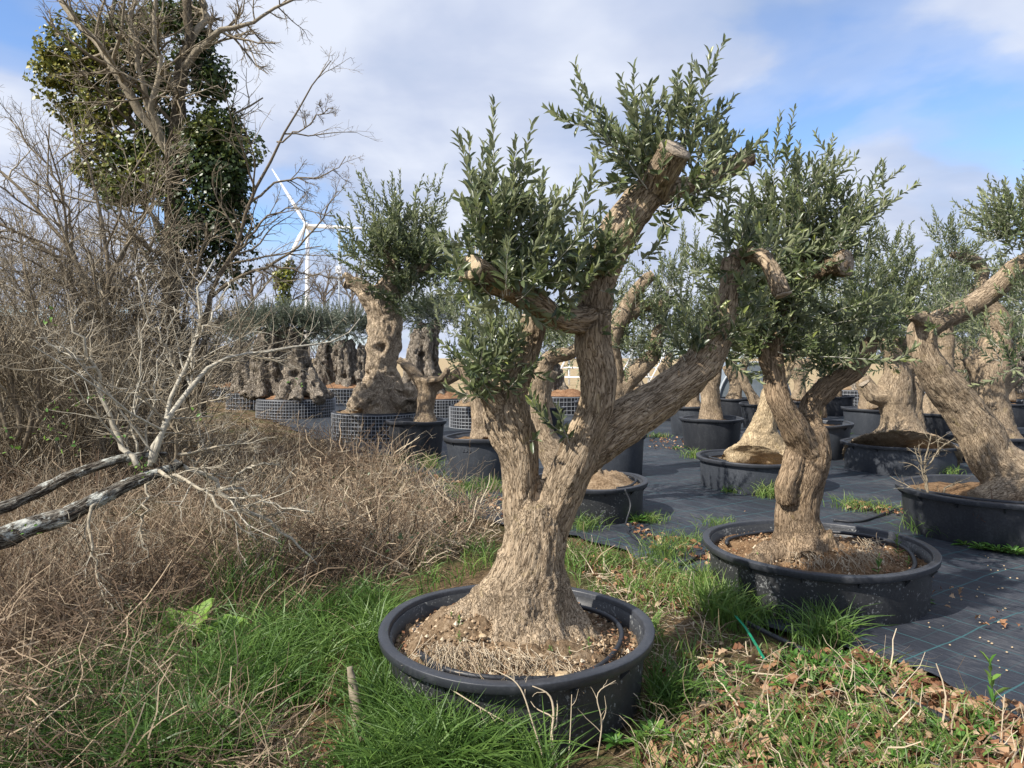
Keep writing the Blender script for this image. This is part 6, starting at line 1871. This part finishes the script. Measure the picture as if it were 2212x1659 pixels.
def tuft(u, v, n, h, r, label, tr=(.35, .9)):
    g = G(u, v)
    x = g[0] + rng.normal(size=n) * r; y = g[1] + rng.normal(size=n) * r * .8
    a = Acc(); blades(a, x, y, rng.uniform(.5, 1.1, n) * h, rng.uniform(.003, .006, n) * max(1, g[1] / 6), rng.uniform(.2, 1.1, n), rng.uniform(tr[0], tr[1], n), np.full(n, .006))
    solo('grass_tuft', a, M['grass'], (g[0], g[1], 0.0), label, 'grass', 'grass tufts on the membrane')


for u, v, n, h, r, lab in [(1265, 1145, 160, .2, .09, 'grass tuft at the left foot of the pot behind the front trunk'), (1410, 1130, 120, .14, .08, 'short grass at the right foot of the pot behind the front trunk'), (1440, 1205, 200, .26, .10, 'tall grass tuft on the membrane left of the lime specked pot'), (1490, 1175, 120, .14, .1, 'low grass patch between the membrane strips'),
                           (1555, 1140, 130, .13, .1, 'grass patch on the membrane before the pale trunk pot'), (1660, 1075, 140, .24, .09, 'grass tuft at the right foot of the pale trunk pot'), (1590, 1065, 90, .14, .08, 'grass before the pale trunk pot'), (1350, 985, 110, .2, .08, 'grass tuft at the foot of the tall black pot below the long limb'), (1500, 990, 100, .2, .09, 'grass patch left of the pale trunk pot'),
                           (1060, 1060, 180, .22, .1, 'grass tuft at the right foot of the pot with the number 230'), (1840, 1100, 130, .18, .12, 'grass clump on the debris line right of the twisted trunk'), (1890, 1105, 120, .16, .12, 'second grass clump on the debris line right of the twisted trunk'), (2005, 1150, 160, .26, .09, 'grass at the left foot of the right hand pot'), (2045, 1165, 90, .18, .07, 'small grass tuft before the right hand pot'),
                           (1985, 1000, 90, .24, .08, 'grass tuft at the right end of the oval pot'), (2050, 1030, 80, .2, .09, 'grass by the hose behind the right hand pot'), (850, 1005, 110, .25, .1, 'grass at the foot of the tall black pot at left'), (930, 1010, 110, .25, .1, 'thin grass between the two tall pots'), (1000, 1060, 140, .14, .12, 'trailing grass before the pot with the number 230'), (1420, 945, 80, .14, .1, 'grass in the debris under the long limb')]:
    tuft(u, v, n, h, r, lab)


def pipe(name, label, cat, pts, r, mat, z=0.02, n=80, sides=8, grp=None):
    p = np.array([(*G(q[0], q[1]), (q[2] if len(q) > 2 else z), r) for q in pts])
    c = resample(p, n)
    a = Acc(); tubes(a, c[:, :3], np.full(n, r), sides, caps=True)
    return solo(name, a, M[mat], tuple(c[0, :3]), label, cat, grp)


pipe('irrigation_pipe', 'long black irrigation pipe running to the bottom right corner', 'pipe', [(1610, 1362, .05), (1680, 1392, .035), (1760, 1428, .03), (1850, 1470, .02), (1950, 1520, .025), (2050, 1570, .03), (2150, 1612, .03), (2250, 1650, .025)], .015, 'rubber')
pipe('thin_hose', 'thin black hose on the membrane from the twisted tree toward the oval pot', 'hose', [(1800, 1128, .02), (1860, 1130, .02), (1930, 1108, .03), (1985, 1095, .04)], .012, 'rubber')
pipe('thin_hose', 'thin black hose looping over the rim at the right end of the oval pot', 'hose', [(2010, 1030, .30), (2040, 1025, .12), (2046, 1010, .05), (2030, 1020, .02)], .01, 'rubber')
pipe('thin_hose', 'thin black hose hanging from the pot behind the front trunk', 'hose', [(1350, 1140, .36), (1362, 1142, .22), (1352, 1150, .05), (1380, 1172, .015), (1440, 1190, .012)], .008, 'rubber')
pipe('thin_hose', 'thin black hose left of the lime specked pot', 'hose', [(1470, 1225, .02), (1520, 1205, .03), (1550, 1190, .05)], .012, 'rubber')

# green strap end
g0, g1, g2 = W(1652, 1440, 3.75), W(1612, 1385, 4.02), W(1590, 1352, 4.2)
p = resample(np.array([(*g0[:2], .03, 0), (*g1[:2], .09, 0), (*g2[:2], .10, 0), (*(G(1640, 1372)), .04, 0)]), 16)[:, :3]
a = Acc(); ribbons(a, p[None], np.full((1, 16), .018), None, np.array([[.2, .3, 1.]]))
solo('plastic_strap', a, M['strap'], tuple(p[0]), 'bent green plastic strap in the grass by the black pipe', 'strap')


def stone(x, y, z, r, label, group, i):
    a = Acc(); n = 9; th = np.linspace(.05, math.pi - .05, 6); ph = np.arange(n) / n * 2 * math.pi
    V = np.array([[math.sin(t) * math.cos(p), math.sin(t) * math.sin(p), math.cos(t) * .65] for t in th for p in ph])
    V *= (0.75 + .5 * vnoise(V * 1.6 + i * 7.1))[:, None] * r
    idx = np.arange(54).reshape(6, n); nx = np.roll(idx, -1, 1)
    V = np.concatenate([V, V[:n].mean(0)[None], V[-n:].mean(0)[None]])
    a.add(V + [x, y, z], np.stack([idx[:-1], idx[1:], nx[1:], nx[:-1]], -1).reshape(-1, 4), [(54, j, (j + 1) % n) for j in range(n)] + [(55, 45 + (j + 1) % n, 45 + j) for j in range(n)])
    solo('stone', a, M['stone'], (x, y, z), label, 'stone', group, smooth=False)


stone(*G(700, 962), .05, .11, 'pale stone at the edge of the membrane left of centre', None, 1)
for i, (dx, dy, r, lab) in enumerate([(.16, -.36, .03, 'largest yellow stone among the roots in the front pot'), (.02, -.37, .016, 'small pinkish stone in the straw of the front pot'), (-.15, -.24, .02, 'pale stone high on the root flare of the front tree'), (.12, -.31, .014, 'small stone left of the largest yellow stone'), (.10, -.44, .03, 'grey stone near the front rim of the front pot'), (.19, -.45, .034, 'white flat stone near the front rim of the front pot')]):
    stone(cA[0] + dx, cA[1] + dy, .275 if dx > -.1 else .36, r, lab, 'stones in the front pot', i + 3)
xs_, ys_ = samp([(1950, 1180), (2200, 1210), (2210, 1480), (2000, 1400), (2010, 1290)], 45)
for i in range(45):
    stone(xs_[i], ys_[i], .012, rng.uniform(.003, .007), 'tiny pale pebble lying on the black membrane', 'pebbles on the membrane', i)

# little weeds and dry roots in the pots
def sprig(x, y, z, h, label, group='small sprigs in the pots'):
    t = thing('weed_sprig', label, 'weed', (x, y, z), group)
    P = shoots_random(np.array([[x, y, z]]), np.array([[rng.normal() * .2, rng.normal() * .2, 1.]]), np.array([h]), 6)
    a = Acc(); tubes(a, P, np.full((1, 6), .0015), 4); part('stem', a, M['weed'], t)
    B, D, N, L, Wd, ti, si = dress(P, h * .36, h * .16, .36, .1)
    for q in range(len(B)): leaf_object(t, B[q], D[q], N[q], L[q], Wd[q], np.clip(ti[q] + .2, 0, 1), M['weed'])


for dx, dy, z, h, lab in [(-.26, -.18, .36, .06, 'tallest green sprig on the root flare of the front tree'), (-.30, -.10, .36, .05, 'green sprig at the left back of the root flare'), (-.25, -.26, .33, .05, 'green sprig low on the left root'), (.24, -.30, .28, .05, 'sprig right of the largest yellow stone'), (.15, -.30, .29, .05, 'sprig left of the largest yellow stone'), (.33, -.20, .28, .05, 'sprig by the drip hose in the front pot'), (-.16, .0, .42, .05, 'sprig at the back of the left root'), (.30, -.24, .27, .04, 'tiny sprig on the right root')]:
    sprig(cA[0] + dx, cA[1] + dy, z, h, lab)
for dx, dy, h, lab in [(.50, -.12, .14, 'tall sprig at the right inside the lime specked pot'), (.16, -.52, .13, 'sprig at the front inside the lime specked pot'), (.46, -.30, .06, 'low sprig at the right inside the lime specked pot'), (-.48, -.25, .07, 'sprig at the left inside the lime specked pot')]:
    sprig(cB[0] + dx, cB[1] + dy, .26, h, lab)


def dry_roots(tree, c, z, pts, n, ln):
    a = Acc()
    for (dx, dy, sx, sy, zz) in pts:
        S = np.array([c[0] + dx, c[1] + dy, zz]) + rng.normal(size=(n, 3)) * np.array([sx, sy, .02])
        D = norm(np.stack([rng.normal(size=n) * .5, -.7 + rng.normal(size=n) * .3, -.55 + rng.normal(size=n) * .3], 1))
        P = grow(S, D, rng.uniform(.4, 1, n) * ln, 6, .22, -.02); P[:, :, 2] = np.maximum(P[:, :, 2], z + .005 + rng.random((n, 1)) * .03)
        tubes(a, P, taper(n, 6, rng.uniform(.0012, .003, n), np.full(n, .0008)), 4, tint=rng.uniform(.6, 1, n))
    part('dry_roots', a, M['dry'], tree, 'stuff')


dry_roots(tA, cA, .245, [(-.20, -.34, .09, .03, .35), (-.05, -.37, .10, .03, .33), (.1, -.38, .08, .03, .29), (-.30, -.3, .05, .03, .33)], 90, .2)
dry_roots(tB, cB, .25, [(.16, -.38, .06, .03, .38), (.0, -.42, .08, .03, .34), (-.2, -.36, .08, .03, .34), (.32, -.1, .05, .05, .36)], 55, .13)

# chips and crumbs on the soil in the two near pots
a = Acc()
for c, R in ((cA, .56), (cB, .66)):
    n = 900
    r_ = R * np.sqrt(rng.uniform(.12, 1, n)); an = rng.uniform(0, 6.28, n)
    p = np.stack([c[0] + r_ * np.cos(an), c[1] + r_ * np.sin(an), np.full(n, .262) + .05 * np.exp(-(r_ / .4) ** 2)], 1)
    D = norm(rdir(n) * [1, 1, .4]); N = norm(rdir(n) * .6 + [0, 0, 1]); N = norm(N - (N * D).sum(1)[:, None] * D)
    L = rng.uniform(.008, .03, n); leaf_batch(a, p, D, N, L, L * rng.uniform(.3, .8, n), rng.random(n), 4)
link('bark_chips', a.mesh('bark_chips', M['litter']), kind='stuff')

# crumbs of earth on the soil of the near pots
def crumbs(pot, c, R, zf, n):
    r_ = R * np.sqrt(rng.uniform(.05, 1, n)); an = rng.uniform(0, 6.28, n)
    x = c[0] + r_ * np.cos(an); y = c[1] + r_ * np.sin(an)
    b = np.array([[1, 0, 0], [-1, 0, 0], [0, 1, 0], [0, -1, 0], [0, 0, 1], [0, 0, -1.]])
    f = np.array([(0, 2, 4), (2, 1, 4), (1, 3, 4), (3, 0, 4), (2, 0, 5), (1, 2, 5), (3, 1, 5), (0, 3, 5)])
    sz = .003 + .013 * rng.random(n) ** 4
    V = b[None] * sz[:, None, None] * rng.uniform(.6, 1.3, (n, 6, 1)) + np.stack([x, y, zf(x, y)], 1)[:, None]
    a = Acc(); a.add(V, None, (f[None] + np.arange(n)[:, None, None] * 6).reshape(-1, 3), np.repeat(rng.random(n), 6))
    part('earth_crumbs', a, M['crumb'], pot, 'stuff', smooth=False)


def zsoil(c, z, mound):
    def f(x, y):
        q = z + .004 + 0 * x
        for mx, my, mr, mh in mound: q = q + mh * np.exp(-(((x - mx) ** 2 + (y - my) ** 2) / mr ** 2) ** 2 * 1.2)
        return q
    return f


crumbs(bpy.data.objects['plant_pot'], cA, .57, zsoil(cA, .235, [(cA[0] - 0.02, cA[1] - 0.05, 0.42, 0.10), (cA[0] - 0.25, cA[1] - 0.02, 0.24, 0.09)]), 3600)
crumbs(bpy.data.objects['plant_pot.001'], cB, .67, zsoil(cB, .245, [(cB[0] - 0.04, cB[1] - 0.04, 0.42, 0.10)]), 2600)

# large leafy weed in the grass at left
g = G(400, 1405)
t = thing('leafy_weed', 'big crinkled pale green leafy weed in the grass at lower left', 'weed', (g[0], g[1], 0.0))
for (u, v, r, ang) in [(340, 1380, .16, 2.6), (365, 1400, .15, 2.2), (395, 1360, .15, 1.3), (420, 1350, .16, 1.0), (440, 1335, .14, .8), (480, 1360, .17, .4), (510, 1365, .15, .2), (370, 1350, .13, 1.9), (350, 1420, .13, 3.0), (420, 1395, .13, .9), (400, 1420, .12, 4.6), (455, 1390, .12, 5.4)]:
    b0 = np.array([g[0] + .03 * math.cos(ang), g[1] + .03 * math.sin(ang), .03]); tip = W(u, v, g[1] + .1 * math.sin(ang)); tip[2] = max(tip[2], .06) + .09
    d = tip - b0; L = max(np.linalg.norm(d) * 1.1, r * 1.25); d = norm(d); side = norm(np.cross([0, 0, 1.], d)); nn = np.cross(d, side)
    a = Acc(); k = 9; m = 7; tt = np.linspace(0, 1, k); wv = np.sin(np.clip(tt * .85 + .12, 0, 1) * math.pi) ** .7 * L * .34
    V = np.array([b0 + d * L * q + side * w_ * s_ * (1 + .12 * math.sin(q * 40 + s_ * 3)) + nn * (L * (.10 * abs(s_) + .05 * math.sin(q * 22 + s_ * 9) * abs(s_) - .25 * q * q)) for q, w_ in zip(tt, wv) for s_ in np.linspace(-1, 1, m)])
    idx = np.arange(k * m).reshape(k, m); a.add(V, np.stack([idx[:-1, :-1], idx[1:, :-1], idx[1:, 1:], idx[:-1, 1:]], -1).reshape(-1, 4), None, rng.uniform(.85, 1))
    part('leaf', a, M['weed'], t)

# young upright weed at the right edge, and a bare sapling by the right hand pot
g = G(2150, 1570)
t = thing('young_weed', 'young leafy weed standing upright near the right edge', 'weed', (g[0], g[1], 0.0))
P = shoots_random(np.array([[g[0], g[1], 0.0]]), np.array([[.0, .1, 1.]]), np.array([.27]), 8, .05, .03)
a = Acc(); tubes(a, P, np.full((1, 8), .0025), 5); part('stem', a, M['weed'], t)
B, D, N, L, Wd, ti, si = dress(P, .075, .032, .3, .1)
for q in range(len(B)): leaf_object(t, B[q], D[q], N[q], L[q], Wd[q], np.clip(ti[q] + .2, 0, 1), M['weed'])

g = G(2035, 1150)
t = thing('bare_sapling', 'bare twiggy sapling growing at the left of the right hand pot', 'shrub', (g[0] - .1, g[1], 0.0))
Ys = g[1] - .05
P0, R0 = zip(*[px_poly(l, Ys, 14, .006) for l in [[(2022, 1145, 3), (2010, 1090, 2.6), (2000, 1040, 2.2), (2000, 990, 1.8), (2010, 940, 1.2)], [(2026, 1148, 3), (2032, 1100, 2.4), (2040, 1060, 2), (2070, 1040, 1.4)], [(2005, 1060, 2), (1990, 1010, 1.6), (1985, 960, 1)], [(2002, 1010, 1.8), (2035, 965, 1.4), (2065, 945, .9)]]])
P0 = np.concatenate(P0); R0 = np.concatenate(R0)
for q in range(4):
    a = Acc(); tubes(a, P0[q], R0[q], 6, tint=np.array([.5])); part('stem', a, M['twig'], t)
A1, S1 = spawn(P0, R0, 9, (.25, 1), (30, 65), (.2, .45), 6, .14, .02, .6, .0018); A2, S2 = spawn(A1, S1, 4, (.2, 1), (30, 60), (.3, .6), 4, .14, .01, .7, .0014)
twig_part('twigs', t, [(A1, S1, 4), (A2, S2, 3)], 'stuff', tint=(.3, .7))
for (u, v, h, lab) in [(2080, 1175, .42, 'leftmost thin red stem against the right hand pot'), (2100, 1180, .30, 'short red stem against the right hand pot'), (2132, 1185, .52, 'tall forked red stem against the right hand pot'), (1500, 962, .5, 'red stem against the tall pot below the long limb'), (1522, 960, .45, 'second red stem against the tall pot below the long limb')]:
    g = G(u, v)
    P = grow(np.array([[g[0], g[1] - .05, 0.]]), np.array([[rng.normal() * .15, 0, 1.]]), np.array([h]), 8, .08); R = taper(1, 8, np.array([.004]), np.array([.0016]))
    Q, S = spawn(P, R, 3, (.3, .9), (40, 60), (.25, .45), 5, .1, .05, .7, .0015)
    a = Acc(); tubes(a, P, R, 5, tint=np.array([.05])); tubes(a, Q, S, 4, tint=np.full(3, .05))
    solo('red_stem', a, M['litter'], (g[0], g[1] - .05, 0.), lab, 'stem', 'red stems beside pots')

# dead sticks and dry stalks at the front
def stalk(name, pts, r, tint, label, cat='stick', sp=0, mat='dry', grp=None):
    p = np.array([(*W(u, v, y), rr / F * y) for (u, v, y, rr) in pts]); c = resample(p, 20)
    a = Acc(); tubes(a, c[:, :3], np.maximum(c[:, 3] * (.72 if name == 'dry_stalk' else 1), .0008), 7, tint=np.array([tint]), caps=True)
    if sp:
        Q, S = spawn(c[None, :, :3], c[None, :, 3], sp, (.2, .95), (25, 60), (.2, .45), 6, .2, .0, .6, .0008); tubes(a, Q, S, 4, tint=np.full(len(Q), tint))
    solo(name, a, M[mat], tuple(c[0, :3]), label, cat, grp)


stalk('dead_stick', [(776, 1580, 2.98, 11), (770, 1530, 3.0, 13), (762, 1480, 3.03, 10), (755, 1440, 3.05, 6)], 9, .5, 'broken grey stick standing in the grass left of the front pot', mat='twig')
stalk('dead_stick', [(745, 1660, 2.75, 13), (775, 1610, 2.85, 14), (800, 1570, 2.95, 11)], 12, .3, 'dark rotten stick lying by the bare soil at the bottom', mat='twig')
for i, (pts, lab, sp) in enumerate([
    ([(1210, 1690, 2.72, 4), (1192, 1600, 2.75, 4), (1196, 1540, 2.78, 3.6), (1186, 1500, 2.8, 2.6), (1150, 1482, 2.8, 1.4)], 'thick pale dry stalk leaning on the front of the front pot', 5),
    ([(1180, 1660, 2.70, 2.4), (1150, 1560, 2.75, 2.4), (1120, 1480, 2.8, 2), (1065, 1445, 2.85, 1.4)], 'thin dry stalk crossing the front of the front pot', 2),
    ([(1290, 1640, 2.78, 2), (1300, 1560, 2.8, 2), (1290, 1500, 2.82, 1.6), (1330, 1470, 2.85, 1)], 'branched dry stalk at the right front of the front pot', 6),
    ([(1225, 1680, 2.72, 1.8), (1232, 1580, 2.75, 1.6), (1235, 1500, 2.8, 1)], 'straight dry stalk rising before the front pot', 1),
    ([(960, 1480, 2.9, 2), (1040, 1530, 2.8, 2), (1110, 1570, 2.75, 1.6)], 'slanting dry stalk at the left front of the front pot', 2),
    ([(300, 1690, 2.75, 2.2), (330, 1590, 2.85, 2), (370, 1500, 2.95, 1.5)], 'long straw leaning in the grass at the bottom left', 0),
    ([(580, 1680, 2.75, 2.4), (640, 1590, 2.85, 2.2), (690, 1520, 2.95, 1.5)], 'long straw leaning right in the green grass', 0),
    ([(470, 1690, 2.75, 2), (490, 1560, 2.9, 2), (500, 1440, 3.05, 1.4)], 'upright straw in the green grass at lower left', 0),
    ([(20, 1640, 2.75, 3), (90, 1560, 2.9, 3), (170, 1500, 3.0, 2)], 'bent straw bundle at the left bottom edge', 3),
    ([(2160, 1640, 2.9, 1.8), (2165, 1560, 2.95, 1.8), (2170, 1500, 3.0, 1.2)], 'pale dry stalk near the right bottom corner', 3),
    ([(1985, 1320, 4.45, 1.6), (2000, 1270, 4.5, 1.4), (2010, 1250, 4.5, 1)], 'thin straw at the right foot of the lime specked pot', 1),
]):
    stalk('dry_stalk', pts, 1, .85, lab, 'stalk', sp, grp='dry stalks in the foreground')
